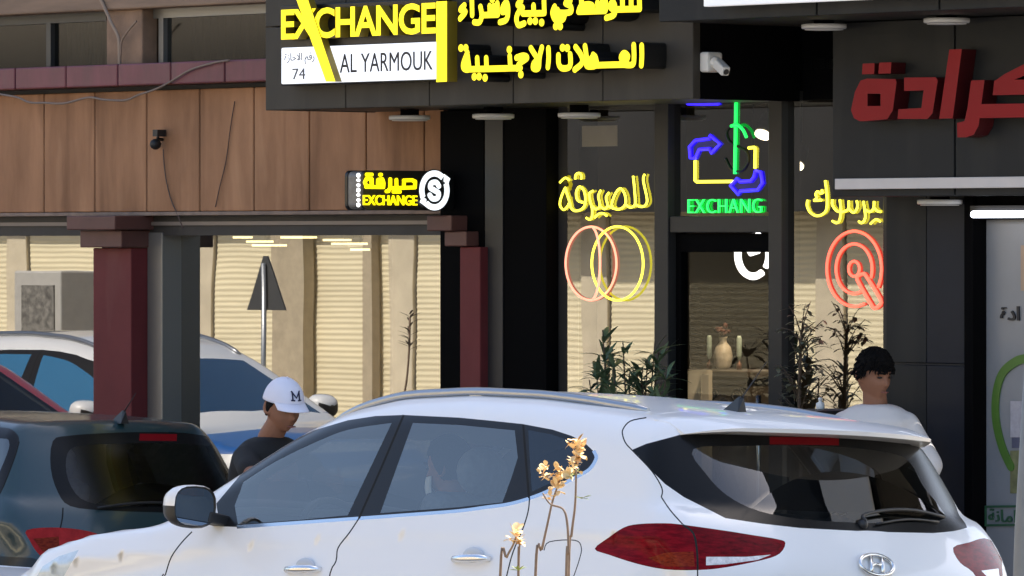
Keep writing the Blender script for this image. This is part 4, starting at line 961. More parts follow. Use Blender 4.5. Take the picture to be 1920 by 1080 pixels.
for m_, c_ in ((M_mar, (.19, .07, .065)), (M_band, (.10, .05, .05)), (M_char, (.045, .043, .04)), (M_fas, (.085, .075, .06))): add_streaks(m_, c_, .55, (4, 3, .7), .52, .78)
# ------------------------------------------------------------------ neon signs in the exchange windows
gN = gn+.0125
M_ny = mat('neon_yellow', (1, .9, .1), .4, emit=(1, .87, .05), estr=.95); M_nr = mat('neon_red', (1, .2, .15), .4, emit=(1, .075, .04), estr=1.0)
M_np = mat('neon_pale_red', (1, .4, .3), .4, emit=(1, .32, .2), estr=.55); M_ng = mat('neon_green', (.1, 1, .3), .4, emit=(.004, .52, .05), estr=.9); M_nb = mat('neon_blue', (.1, .1, 1), .4, emit=(.02, .006, .9), estr=1.0)
def neon(parent, name, pts, m_, r=.0068, closed=False, raw=False, n=None, sm=5):
    n = gN if n is None else n
    P = [(W(a, b, n)[0], -n, W(a, b, n)[1]) for a, b in pts]
    if not raw: P = smooth_line(P, sm, closed)
    return MB().tube(P, r, 8, closed=closed).build(name, m_, parent)
def zo(zx, zy, sc): return lambda pts: [(zx+a/sc, zy+b/sc) for a, b in pts]
def script(name, label, zf, items, ref):
    u, z = W(*ref, gN); t = thing(name, label, 'neon sign', (u, -gN, z))
    mb = MB()
    for it in items:
        P = [(W(a, b, gN)[0], -gN-.0006*items.index(it), W(a, b, gN)[1]) for a, b in zf(it)]; mb.tube(smooth_line(P, 5), .0058, 8)
    mb.build('tubing', M_ny, t)
    hm = MB()
    for it in items[:3]:
        a = zf(it)[len(it)//2]; w_ = W(*a, gN); hm.tube([(w_[0], -gN, w_[1]), (w_[0], -gn+.018, w_[1])], .004, 6)
    hm.build('standoff', M_pl, t)
script('neon_script', 'yellow neon arabic script above the two overlapping neon rings', zo(1030, 310, 9.0), [
    [(275, 400), (265, 385), (200, 540), (180, 670), (240, 750), (310, 690), (330, 640)], [(270, 390), (350, 640), (370, 720), (440, 770), (560, 730), (612, 620), (590, 440), (510, 360), (455, 460), (480, 590), (570, 625)],
    [(180, 290), (270, 212), (340, 250)], [(440, 235), (455, 155), (510, 130), (545, 170), (540, 235)], [(745, 430), (680, 480), (700, 620), (730, 740), (722, 880), (680, 915), (630, 885)],
    [(875, 420), (835, 520), (862, 660), (840, 715), (790, 740), (735, 690)], [(1015, 460), (968, 540), (990, 660), (972, 720), (930, 735), (865, 690)],
    [(990, 680), (1080, 722), (1180, 742), (1262, 700), (1302, 620), (1280, 480), (1210, 390), (1130, 470), (1065, 640), (1080, 705)], [(1290, 650), (1370, 710), (1445, 680), (1462, 590), (1440, 300), (1425, 180)],
    [(1455, 655), (1560, 700), (1640, 665), (1662, 560), (1600, 260), (1620, 150)], [(780, 880), (850, 820), (920, 812), (985, 852)]], (1132, 365))
script('neon_script', 'yellow neon arabic script above the red magnifier neon', zo(1490, 320, 9.816), [
    [(240, 540), (228, 640), (280, 760), (400, 832), (530, 790), (592, 680), (590, 400), (560, 180)], [(500, 350), (525, 425)], [(485, 425), (420, 385), (390, 440), (412, 500), (360, 550), (500, 540)],
    [(700, 530), (700, 630), (770, 735), (850, 760)], [(838, 530), (858, 740), (830, 920), (770, 962), (700, 925)], [(850, 765), (950, 742), (1000, 690), (1005, 550)], [(1005, 690), (1080, 772), (1140, 730), (1168, 640), (1150, 550)],
    [(1275, 560), (1300, 720), (1312, 850), (1280, 940), (1230, 962), (1190, 930)], [(1305, 715), (1400, 757), (1465, 690), (1475, 560)], [(1478, 680), (1530, 740), (1600, 757)], [(1410, 980), (1490, 908), (1545, 905), (1590, 940)]], (1582, 380))
u, z = W(1135, 494, gN); t = thing('neon_rings', 'two overlapping neon rings in red and yellow on the left pane', 'neon sign', (u, -gN, z))
zrad = Z_(1135, 425, gN)-Z_(1135, 494, gN)
for px_, mm, dv, nm in ((1108, M_np, 0, 'red_ring'), (1163, M_ny, .02, 'yellow_ring')):
    c = W(px_, 494, gN); MB().tube([(c[0]+zrad*math.cos(a), -gN-dv, c[1]+zrad*math.sin(a)) for a in [2*math.pi*k/64 for k in range(64)]], .0058, 8, closed=True).build(nm, mm, t)
c = W(1136, 494, gN); MB().tube([(c[0]-.12+.09+.06*math.cos(a)-.03, -gN-.04, c[1]+zrad*math.sin(a)*.98) for a in [R(-80)+R(160)*k/30 for k in range(31)]], .006, 8).build('inner_arc', M_np, t)
u, z = W(1601, 504, gN); t = thing('neon_magnifier', 'red neon sign of double rings with a slanted handle', 'neon sign', (u, -gN, z))
def circ(rp, a0, a1, nm, closed=False):
    rr = Z_(1601, 504-rp, gN)-Z_(1601, 504, gN); c = W(1601.5, 504, gN); n = 60
    MB().tube([(c[0]+rr*math.cos(a), -gN, c[1]+rr*math.sin(a)) for a in [a0+(a1-a0)*k/(n-(0 if not closed else 0)) for k in range(n if closed else n+1)]], .007, 8, closed=closed).build(nm, M_nr, t)
circ(70.5, R(-30), R(292), 'outer_ring'); circ(46.5, R(-22), R(295), 'inner_ring'); circ(14, 0, 2*math.pi*59/60, 'centre_ring', True)
neon(t, 'handle', zo(1440, 280, 2.454)([(412, 602), (420, 580), (440, 573), (453, 585), (518, 690), (512, 720), (492, 730), (478, 718)]), M_nr, .0085, True, sm=3)
u, z = W(1360, 310, gN); t = thing('neon_exchange_sign', 'neon sign with blue arrows, green dollar and green EXCHANG in the transom', 'neon sign', (u, -gN, z))
zf = zo(1280, 190, 4.694)
neon(t, 'dollar_bar', zf([(470, 0), (466, 300), (460, 640)]), M_ng, .009); neon(t, 'dollar_curve', zf([(425, 218), (480, 208), (530, 250), (562, 318)]), M_ng, .008, n=gN+.02)
neon(t, 'unlit_curve', zf([(430, 215), (385, 270), (410, 350), (480, 395), (560, 440), (575, 530), (520, 610), (430, 600), (375, 500)]), M_pl, .006, n=gN-.004)
neon(t, 'frame_line', zf([(110, 520), (110, 700), (120, 708), (440, 705)]), M_ny, .0075, raw=True); neon(t, 'frame_line', zf([(580, 410), (632, 405), (640, 412), (636, 590)]), M_ny, .0075, raw=True)
for q in ([(68, 500), (60, 400), (110, 345), (235, 328), (240, 300), (330, 375), (250, 455), (235, 418), (145, 425), (112, 500)], [(640, 612), (688, 622), (703, 720), (660, 780), (505, 790), (490, 820), (420, 742), (480, 680), (502, 706), (600, 702), (630, 662)]):
    neon(t, 'arrow', zf(q), M_nb, .0085, True, raw=True)
    P = [W(*p, gN-.012) for p in zf(q)]; m = MB(); m.polys([P], -gN+.0135, -gN+.016); m.build('arrow_fill', mat('blue_tinted_acrylic', (.02, .02, .25), .4, emit=(.03, .01, .8), estr=.04), t, fix=False)
neon(t, 'blue_reflection', zf([(40, 20), (180, 24), (320, 20)]), M_nb, .008)  # glowing tube stands in for a blue reflection at the transom top
m = MB(); add_text(m, 'EXCHANG', W(1292, 386, gN)[0], W(1430, 386, gN)[0], Z_(1361, 399.5, gN), Z_(1361, 373, gN), -gN-.012, -gN, bold=-.012, spacing=1.08); m.build('green_lettering', M_ng, t, fix=False)

# ------------------------------------------------------------------ inside the exchange
M_spot = mat('spot_glow', (1, .95, .8), .4, emit=(1, .86, .6), estr=2.5)
for px_, py_, n_, l in ((1430, 254, -1.3, 'bright ceiling spot seen through the transom'), (1491, 311, -.9, 'bright ceiling spot seen through the right pane')):
    u, z = W(px_, py_, n_); t = thing('spot_lamp', l, 'lamp', (u, -n_, z)); d = Vector((.15, -.5, -.75)).normalized()
    m = MB(); m.tube([Vector((u, -n_, z))-d*.01, Vector((u, -n_, z))-d*.12], [.048, .040], 18); m.build('can', M_blkp, t); m = MB(); m.tube([Vector((u, -n_, z)), Vector((u, -n_, z))-d*.008], .043, 18); m.build('bulb', M_spot, t)
    MB().tube([Vector((u, -n_, z))-d*.1, (u, -n_+.05, 3.2)], .008, 6).build('stem', M_blkp, t)
    lp = bpy.data.lights.new('spot_light', 'SPOT'); lp.energy = 20; lp.color = (1, .8, .55); lp.spot_size = R(95); lp.spot_blend = .6; lp.shadow_soft_size = .04
    lo = bpy.data.objects.new('spot_light', lp); COL.objects.link(lo); lo.parent = t; lo.location = d*.03; lo.rotation_euler = (-Vector((-.1, .55, -.8))).to_track_quat('Z', 'Y').to_euler()
n5 = -1.4; u0, u1 = U_(1305, n5), U_(1452, n5); ct = Z_(1370, 693, n5)
t = thing('console_table', 'brown carved console table inside the doorway', 'table', ((u0+u1)/2, -n5, .135))
M_wood = mat('brown_wood', (.10, .08, .06), .5, var=.3, vscale=4)
MB().box(u0, u1, -n5-.2, -n5+.2, ct-.035, ct).build('tabletop', M_wood, t, bevel=.006); m = MB(); m.box(u0+.03, u1-.03, -n5-.17, -n5+.17, .14, ct-.036); m.build('cabinet', M_wood, t, bevel=.004)
m = MB()
for k in range(5):
    a = u0+.1+(u1-u0-.2)*k/4; P = [(a+.045*math.cos(q)*(1-q/14), -n5-.175, ct-.13-.05*(k % 2)+.04*math.sin(q)*(1-q/14)) for q in [i*.5 for i in range(18)]]; m.tube(P, .006, 6)
m.build('carved_scroll', mat('dark_iron', (.02, .018, .016), .5), t)
u, z = W(1356, 693, n5); z = ct+.001; t = thing('vase', 'tall cream patterned vase with a dark flower on the console table', 'vase', (u, -n5, z))
MB().lathe((u, -n5, z), [(.028, 0), (.044, .02), (.050, .07), (.040, .115), (.020, .14), (.017, .16), (.025, .17)], 28).build('body', mat('cream_ceramic', (.62, .54, .42), .35, var=.4, vscale=18), t)
m = MB(); rr = random.Random(3)
for k in range(16): a = rr.uniform(0, 6.3); m.ball((u+rr.uniform(.0, .035)*math.cos(a), -n5+rr.uniform(0, .035)*math.sin(a), z+.182+rr.uniform(0, .03)), (.016, .016, .011), 8, 5)
m.ball((u+.015, -n5, z+.225), (.014, .014, .018), 8, 6); m.tube([(u, -n5, z+.15), (u+.015, -n5, z+.22)], .004, 6); m.build('flower', mat('dark_red_bloom', (.10, .03, .02), .7), t)
for px_, l in ((1330, 'pale green candle glass left of the vase'), (1386, 'pale green candle glass right of the vase')):
    u = U_(px_, n5); t = thing('candle_glass', l, 'candle holder', (u, -n5, z))
    MB().lathe((u, -n5, z), [(.014, 0), (.014, .03), (.004, .04), (.004, .05)], 16).build('base', mat('copper_base', (.18, .07, .04), .4, .6), t); MB().lathe((u, -n5, z+.051), [(.007, 0), (.014, .02), (.014, .11), (.009, .125)], 18).build('cup', mat('pale_green_glass', (.40, .48, .40), .2), t)
n6 = -.9; u0, u1 = U_(1270, n6), U_(1322, n6); zz = Z_(1296, 694, n6)
t = thing('cream_chair', 'cream upholstered chair with curved back inside the doorway', 'chair', ((u0+u1)/2, -n6, .135))
M_cr = mat('cream_upholstery', (.62, .55, .42), .7, var=.08)
m = MB(); K = 12; vs = []
for i in range(K+1):
    a = -1+2*i/K; x_ = (u0+u1)/2+a*(u1-u0)/2*1.25; y_ = -n6-.05+.12*(1-a*a)
    for (dy, z_) in ((0, .5), (0, zz-.02*a*a), (.05, zz-.02*a*a), (.05, .5)): vs.append((x_, y_+dy, z_))
m.add(vs, [(i*4+k, i*4+(k+1) % 4, i*4+4+(k+1) % 4, i*4+4+k) for i in range(K) for k in range(4)], True); m.f += [[0, 1, 2, 3], [K*4+k for k in (3, 2, 1, 0)]]; m.mi += [0, 0]; m.sm += [False]*2
m.build('backrest', M_cr, t); MB().box(u0-.02, u1+.1, -n6-.45, -n6-.02, .5, .6).build('seat', M_cr, t, bevel=.03)
for a in (u0+.02, u1+.05):
    for b in (-n6-.4, -n6-.06): MB().box(a, a+.035, b, b+.035, .135, .5).build('leg', M_wood, t)
u, z = W(1412, 478, -2.2); t = thing('mirrored_roundel', 'white glowing ring standing in for a round logo mirrored in the doorway', 'sign', (u, 2.2, z))  # added glowing ring in place of a mirrored logo, no lamp hangs here
Rr2 = .115; P = lambda a0, a1, r_: [(u+r_*math.cos(a), 2.2, z+r_*math.sin(a)) for a in [a0+(a1-a0)*k/24 for k in range(25)]]
m = MB(); m.tube(P(R(140), R(305), Rr2), .020, 8); m.tube(P(R(-35), R(75), Rr2), .016, 8); m.build('ring', mat('mirrored_roundel_glow', (1, 1, 1), .4, emit=(1, 1, 1), estr=.9), t)
m = MB(); m.tube([(u-.06, 2.2, z+.07), (u-.01, 2.2, z+.01), (u+.03, 2.2, z+.02), (u+.05, 2.2, z+.08)], .02, 8); m.build('letter', MATS['mirrored_roundel_glow'], t); MB().tube([(u, 2.2, z+.11), (u, 2.2, 3.2)], .006, 6).build('bracket', M_pl, t)
# card stuck high on the left pane
u0, z1 = W(1085, 236, gn); u1, z0 = W(1151, 274, gn)
t = setp(MB().box(u0, u1, -gn+.022, -gn+.026, z0, z1).build('paper_notice', mat('cream_paper', (.62, .56, .46), .8, var=.1)), 'cream paper notice stuck high inside the left pane', 'notice')
# ------------------------------------------------------------------ the sunlit street behind the camera, mirrored in the glass
ob = thing('opposite_building', 'sunlit building across the street with cream roller shutters mirrored in the windows', 'building', (-20, -21.5, 0))
M_shut = mat('cream_shutter', (.86, .75, .50), .55, var=.12, vscale=1.2, stretch=(.4, 1, 3)); M_pier = mat('tan_pier', (.70, .60, .43), .8, var=.25, vscale=2)
uL, uR = -52, 6; bay = 3.4
m = MB(); a = uL
while a < uR:
    n_ = 46; z0, z1 = .14, 2.95; vs = []
    K = 4
    for i in range(n_*K+1):
        z = z0+(z1-z0)*i/(n_*K); y = -21.0+-.011*abs(math.sin(math.pi*i/K)); vs += [(a+.35, y, z), (a+bay-.05, y, z)]
    m.add(vs, [(2*i, 2*i+1, 2*i+3, 2*i+2) for i in range(n_*K)], True); a += bay
m.build('shutter', M_shut, ob)
m = MB(); a = uL
while a < uR+.1: m.box(a-.05, a+.33, -22, -20.96, .13, 2.955); a += bay
m.build('pier', M_pier, ob, bevel=.01)
MB().box(-26.65, -26.1, -20.955, -20.80, .13, 2.955).build('pier', mat('dark_tan_pier', (.50, .41, .28), .8, var=.2), ob)
MB().box(-25.15, -25.0, -20.955, -20.85, .13, 2.955).build('pier', MATS['dark_tan_pier'], ob)
MB().box(uL, -23.25, -22, -20.4, 2.96, 4.6).box(-23.248, uR+.4, -22, -20.4, 2.56, 4.6).build('fascia', mat('dark_sign_fascia', (.03, .028, .026), .5, var=.3, vscale=1), ob); MB().box(uL, uR+.4, -22.1, -21.0, 4.602, 9).build('upper_wall', mat('opposite_wall', (.40, .34, .26), .85, var=.15, vscale=1), ob)
MB().box(uL, uR+.4, -30, -22.2, 0, 9).build('rear_mass', M_pier, ob)
# warning triangle seen from behind, on its pole
u, n_ = -18.75, 14.0; t = thing('warning_sign', 'triangular road sign seen from behind, mirrored in the large shop window', 'road sign', (u, -n_, 0))
tri = [(-.27, 1.62), (.27, 1.62), (.025, 2.12), (-.025, 2.12)]
m = MB(); m.polys([[(u+a, z) for a, z in tri]], -n_, -n_+.02, 0); m.build('plate', mat('sign_back_grey', (.06, .06, .06), .6), t); MB().tube([(u, -n_+.045, 0), (u, -n_+.045, 2.05)], .024, 10).build('pole', mat('galvanised', (.45, .46, .46), .4, .8), t)
u, n_ = -26.2, 17.5; t = thing('vending_kiosk', 'tall pale kiosk cabinet mirrored in the left shop window', 'kiosk', (u, -n_, 0))
MB().box(u-.4, u+.4, -n_-.35, -n_+.35, .13, 1.95).build('cabinet', mat('kiosk_beige', (.5, .47, .42), .6, var=.1), t, bevel=.02); MB().box(u-.25, u+.3, -n_+.351, -n_+.37, .5, 1.8).build('front_panel', mat('kiosk_panel', (.25, .23, .2), .6, var=.7, vscale=14), t)

# ------------------------------------------------------------------ people
def caps(mb, a, b, ra, rb, n=14):
    a, b = Vector(a), Vector(b); d = (b-a); L = d.length; d.normalize(); pts = []; rs_ = []
    for k in range(5): t = math.pi/2*(k/5); pts.append(a-d*ra*math.cos(t)); rs_.append(max(.002, ra*math.sin(t)))
    for k in range(5): pts.append(a+d*L*k/4); rs_.append(ra+(rb-ra)*k/4)
    for k in range(1, 6): t = math.pi/2*(k/5); pts.append(b+d*rb*math.sin(t)); rs_.append(max(.002, rb*math.cos(t)))
    mb.tube(pts, rs_, n)
def remesh(mb, vox, name, m, parent, smooth=6):
    me = bpy.data.meshes.new(name); me.from_pydata([tuple(p) for p in mb.v], [], mb.f)
    o = bpy.data.objects.new(name, me); COL.objects.link(o)
    r = o.modifiers.new('r', 'REMESH'); r.mode = 'VOXEL'; r.voxel_size = vox; s_ = o.modifiers.new('s', 'SMOOTH'); s_.iterations = smooth; s_.factor = .5
    bpy.context.view_layer.update(); me2 = bpy.data.meshes.new_from_object(o.evaluated_get(bpy.context.evaluated_depsgraph_get()))
    o.modifiers.clear(); o.data = me2; bpy.data.meshes.remove(me); me2.name = name; me2.materials.clear(); me2.materials.append(m)
    me2.polygons.foreach_set('use_smooth', [True]*len(me2.polygons)); o.parent = parent
    return o
def head_mesh(mb, c, rot, s=1.0):
    """face looks along local +x; c is the head centre"""
    N, K = 56, 40; vs = []
    g = lambda p, q, r, w_: math.exp(-((p[0]-q[0])**2+(p[1]-q[1])**2+(p[2]-q[2])**2)/(w_*w_))
    for i in range(K+1):
        t = math.pi*i/K
        for k in range(N):
            a = 2*math.pi*k/N; d = Vector((math.sin(t)*math.cos(a), math.sin(t)*math.sin(a), math.cos(t)))
            x, y, z = d.x*.092, d.y*.073, d.z*.112
            if z < 0:
                q = -z/.112; y *= 1-.30*q*q; x = x*(1-.10*q) + .012*q*(1 if d.x > 0 else .2)
                if d.x > .1: x += .010*q
            f = max(0, d.x)
            fx = lambda yy, zz, wy, wz, amp: amp*math.exp(-((d.y*.073-yy)/wy)**2-((z-zz)/wz)**2)*(1 if d.x > 0 else 0)
            x += fx(0, -.018, .013, .020, .022)+fx(0, -.030, .017, .011, .009)+fx(0, .028, .05, .012, .007)
            for sy in (-1, 1): x += fx(sy*.032, .006, .015, .010, -.011)+fx(sy*.040, -.03, .02, .02, .005)
            x += fx(0, -.058, .022, .006, .008)+fx(0, -.070, .020, .006, .008)-fx(0, -.064, .024, .003, .006)+fx(0, -.095, .022, .015, .010)-fx(0, -.08, .02, .006, .004)
            vs.append((x, y, z))
    fs = [(i*N+k, i*N+(k+1) % N, (i+1)*N+(k+1) % N, (i+1)*N+k) for i in range(K) for k in range(N)]
    M_ = Matrix.Translation(c) @ rot.to_4x4() @ Matrix.Scale(s, 4); mb.add([M_ @ Vector(v) for v in vs], fs, True)
    for sy in (-1, 1):
        P = [M_ @ Vector((-.008+.022*math.cos(a)-.004, sy*(.071+.008*max(0, math.cos(a+2.6))), -.005+.031*math.sin(a))) for a in [2*math.pi*k/16 for k in range(16)]]
        mb.tube(P, .0075*s, 8, closed=True); mb.ball(M_ @ Vector((-.012, sy*.068, -.005)), (.012, .01, .024), 10, 8)
    return M_
M_skin = mat('tan_skin', (.27, .125, .075), .6, spec=.3, var=.12, vscale=6); M_hair = mat('black_hair', (.005, .004, .004), .8, spec=.12, bump=.5, bscale=140)
def finger(mb, base, d, curl, ln, r):
    p = Vector(base); d = Vector(d).normalized(); nrm = Vector(curl).normalized(); pts = [p.copy()]
    for k, f in enumerate((.45, .32, .23)):
        p = p+d*ln*f; pts.append(p.copy()); d = (d+nrm*.45).normalized()
    mb.tube(pts, [r, r*.95, r*.85, r*.6], 8)
def hand(mb, wrist, d, palm_n, s=1.0, side=1):
    w_ = Vector(wrist); d = Vector(d).normalized(); pn = Vector(palm_n).normalized(); ac = d.cross(pn).normalized()*side
    mb.obox(w_+d*.045*s, d*.05*s, ac*.040*s, pn*.013*s)
    for i, (o_, ln) in enumerate(((-.030, .072), (-.010, .08), (.011, .074), (.030, .058))): finger(mb, w_+d*.09*s+ac*o_*s, d, pn, ln*s, .0085*s)
    finger(mb, w_+d*.03*s-ac*.036*s, (d*.7-ac*.7), pn, .065*s, .0095*s)
def eyes(M_, parent, s=1):
    for sy in (-1, 1):
        m = MB(); m.ball(M_ @ Vector((.083, sy*.031, .004)), (.009, .012, .0055), 10, 6); o = m.build('eye', mat('dark_eye', (.015, .010, .008), .2), None, frame=False); o.parent = parent
        m = MB(); m.tube([M_ @ Vector((.098, sy*.012, .023)), M_ @ Vector((.096, sy*.032, .029)), M_ @ Vector((.080, sy*.052, .021))], [.003, .0048, .002], 6); o = m.build('eyebrow', M_hair, None, frame=False); o.parent = parent
    m = MB(); m.tube([M_ @ Vector((.100, -.022, -.063)), M_ @ Vector((.109, 0, -.062)), M_ @ Vector((.100, .022, -.063))], [.002, .0042, .002], 6); o = m.build('lips', mat('lip_colour', (.22, .07, .055), .5), None, frame=False); o.parent = parent
def person_root(u, n, z, ang, label):
    """local +x is where the body faces; ang in degrees from the street direction (0 = +u, 90 = away from the street into the wall)"""
    o = bpy.data.objects.new('person', None); COL.objects.link(o); o.location = MF @ Vector((u, -n, z)); o.rotation_euler = (0, 0, -BA+R(ang)); BASE[o.name] = Vector((0, 0, 0))
    return setp(o, label, 'person')
def standing(root, sk, lean=0, head_rot=(0, 0, 0), H=1.72, arms=None, shirt=None, sleeve=.25, trousers=None, hs=1.0, neck=.185):
    """builds body (one mesh), shirt, trousers, shoes; +x front, +y left"""
    k = H/1.75; zs = 1.43*k; zh = .95*k
    fw = lambda z: lean*max(0, (z-zh)/(zs-zh))
    nk = Vector((fw(zs), 0, zs)); hc_ = Vector((fw(zs+.2)+.03, 0, zs+neck*k))
    b = MB(); caps(b, (fw(zs)*1.0, 0, zs+.01), hc_+Vector((-.012, 0, -.05)), .058, .052)
    Mh = head_mesh(b, hc_, Matrix.Rotation(R(head_rot[2]), 3, 'Z') @ Matrix.Rotation(R(head_rot[1]), 3, 'Y') @ Matrix.Rotation(R(head_rot[0]), 3, 'X'), hs)
    caps(b, (0, 0, zh), (fw(1.3), 0, 1.28*k), .12, .14)
    sh = MB()
    tor = [(zh-.04, .135, .165, 0), (zh+.10, .125, .155, 0), (zh+.25, .13, .168, .005), (1.28*k, .135, .185, .012), (1.37*k, .122, .185, .008), (zs, .09, .13, 0), (zs+.018, .070, .080, 0)]
    vs = []; NN = 28
    for z, rx, ry, dx in tor:
        for i in range(NN):
            a = 2*math.pi*i/NN; vs.append((fw(z)+dx+rx*math.copysign(abs(math.cos(a))**.85, math.cos(a)), ry*math.copysign(abs(math.sin(a))**.85, math.sin(a)), z))
    m_ = len(tor); sh.add(vs, [(i*NN+j, i*NN+(j+1) % NN, (i+1)*NN+(j+1) % NN, (i+1)*NN+j) for i in range(m_-1) for j in range(NN)]+[list(range(NN))[::-1], [(m_-1)*NN+j for j in range(NN)]], True)
    for sy, key in ((1, 'L'), (-1, 'R')):
        S = Vector((fw(zs), sy*.175*k, zs-.075)); E, Wp = [Vector(q) for q in arms[key]]
        caps(b, S, E, .043, .038); caps(b, E, Wp, .038, .026); hand(b, Wp, (Wp-E), Vector((0, -sy, 0)) if abs((Wp-E).normalized().y) < .8 else Vector((0, 0, -1)), 1.0, sy)
        d = E-S; cut = S+d*min(1, sleeve*2); caps(sh, S+Vector((0, -sy*.015, .0)), cut, .062, .058)
        if sleeve > .5: caps(sh, E, E+(Wp-E)*(sleeve-.5)*2, .056, .042)
    tr = MB()
    for sy in (1, -1):
        caps(b, (0, sy*.09, zh-.05), (.01, sy*.10, .5*k), .085, .055); caps(b, (.01, sy*.10, .5*k), (-.01, sy*.10, .09), .054, .036)
        caps(tr, (0, sy*.09, zh-.02), (.01, sy*.10, .5*k), .115, .082); caps(tr, (.01, sy*.10, .5*k), (-.01, sy*.10, .09), .080, .062)
    caps(tr, (0, .03, zh), (0, -.03, zh), .135, .135)
    body = remesh(b, .0065, 'body', M_skin, root, 3)
    s_ = remesh(sh, .009, 'shirt', shirt, root, 22); remesh(tr, .013, 'trousers', trousers, root, 5)
    for sy in (1, -1):
        m = MB(); caps(m, (-.06, sy*.10, .045), (.15, sy*.11, .035), .048, .040); remesh(m, .01, 'shoe', mat('dark_shoe', (.02, .018, .016), .5), root)
    eyes(Mh, root, hs)
    return Mh
def hair_cap(Mh, parent, front=.052, zlow=-.045, name='hair', thick=.014, m=None):
    N, K = 60, 34; vs = []; hr = random.Random(5)
    for i in range(K+1):
        t = math.pi*.62*i/K
        for k in range(N):
            a = 2*math.pi*k/N; ca = math.cos(a)
            lim = math.acos(max(-1, min(1, (front if ca > .45 else front+(zlow-front)*min(1, (.45-ca)/.6))/.112)))
            tt = t/(math.pi*.62)*lim; d = Vector((math.sin(tt)*ca, math.sin(tt)*math.sin(a), math.cos(tt)))
            q = 1+thick/.09*(1.25 if d.z > .5 else 1.0)*(1-.55*(i/K)**6)+hr.uniform(-.012, .012)
            vs.append(Mh @ Vector((d.x*.094*q, d.y*.076*q, d.z*.113*q)))
    fs = [(i*N+k, i*N+(k+1) % N, (i+1)*N+(k+1) % N, (i+1)*N+k) for i in range(K) for k in range(N)]
    mb = MB().add(vs, fs, True); o = mb.build(name, m or M_hair, None, frame=False); o.parent = parent
    sm_ = o.modifiers.new('so', 'SOLIDIFY'); sm_.thickness = .006; sm_.offset = -1
    return o

def tufts(Mh, parent, n, seed, zmin=-.02, ln=.03):
    q = random.Random(seed); mb = MB()
    for i in range(n):
        a = q.uniform(0, 6.283); front = math.cos(a) > .35; t = q.uniform(.15, 1.0)
        lim = 1.33 if front else 1.75; tt = t*lim; d = Vector((math.sin(tt)*math.cos(a), math.sin(tt)*math.sin(a), math.cos(tt)))
        p = Vector((d.x*.103, d.y*.086, d.z*.126)); dn = Vector((math.cos(tt)*math.cos(a), math.cos(tt)*math.sin(a), -math.sin(tt)))
        dn = (dn+Vector((q.uniform(-.3, .3), q.uniform(-.6, .3), q.uniform(-.3, .2)))+d*.15).normalized(); l = .6*ln*q.uniform(.6, 1.3)
        mb.tube([Mh @ p, Mh @ (p+dn*l*.55+d*.004), Mh @ (p+dn*l)], [.0045, .0032, .0008], 5)
    o = mb.build('hair_tuft', M_hair, None, frame=False); o.parent = parent
# young man in a white shirt, standing at the shop front and looking over his shoulder
pn = .42; pu = U_(1641, pn)
r1 = person_root(pu, pn, .13, -62, 'young man with black hair in a white long sleeved shirt standing by the charcoal wall')
M1 = standing(r1, None, 0, (0, 14, 56), 1.64, dict(L=[(.02, .27, 1.08), (.16, .22, .86)], R=[(.0, -.26, 1.08), (.14, -.24, .85)]), mat('white_cotton', (.74, .69, .66), .85, var=.06, vscale=5, bump=.9, bscale=7), 1.0, mat('dark_jeans', (.03, .035, .05), .9), .97, .168)
hair_cap(M1, r1, .032, -.03, thick=.013); tufts(M1, r1, 520, 4)
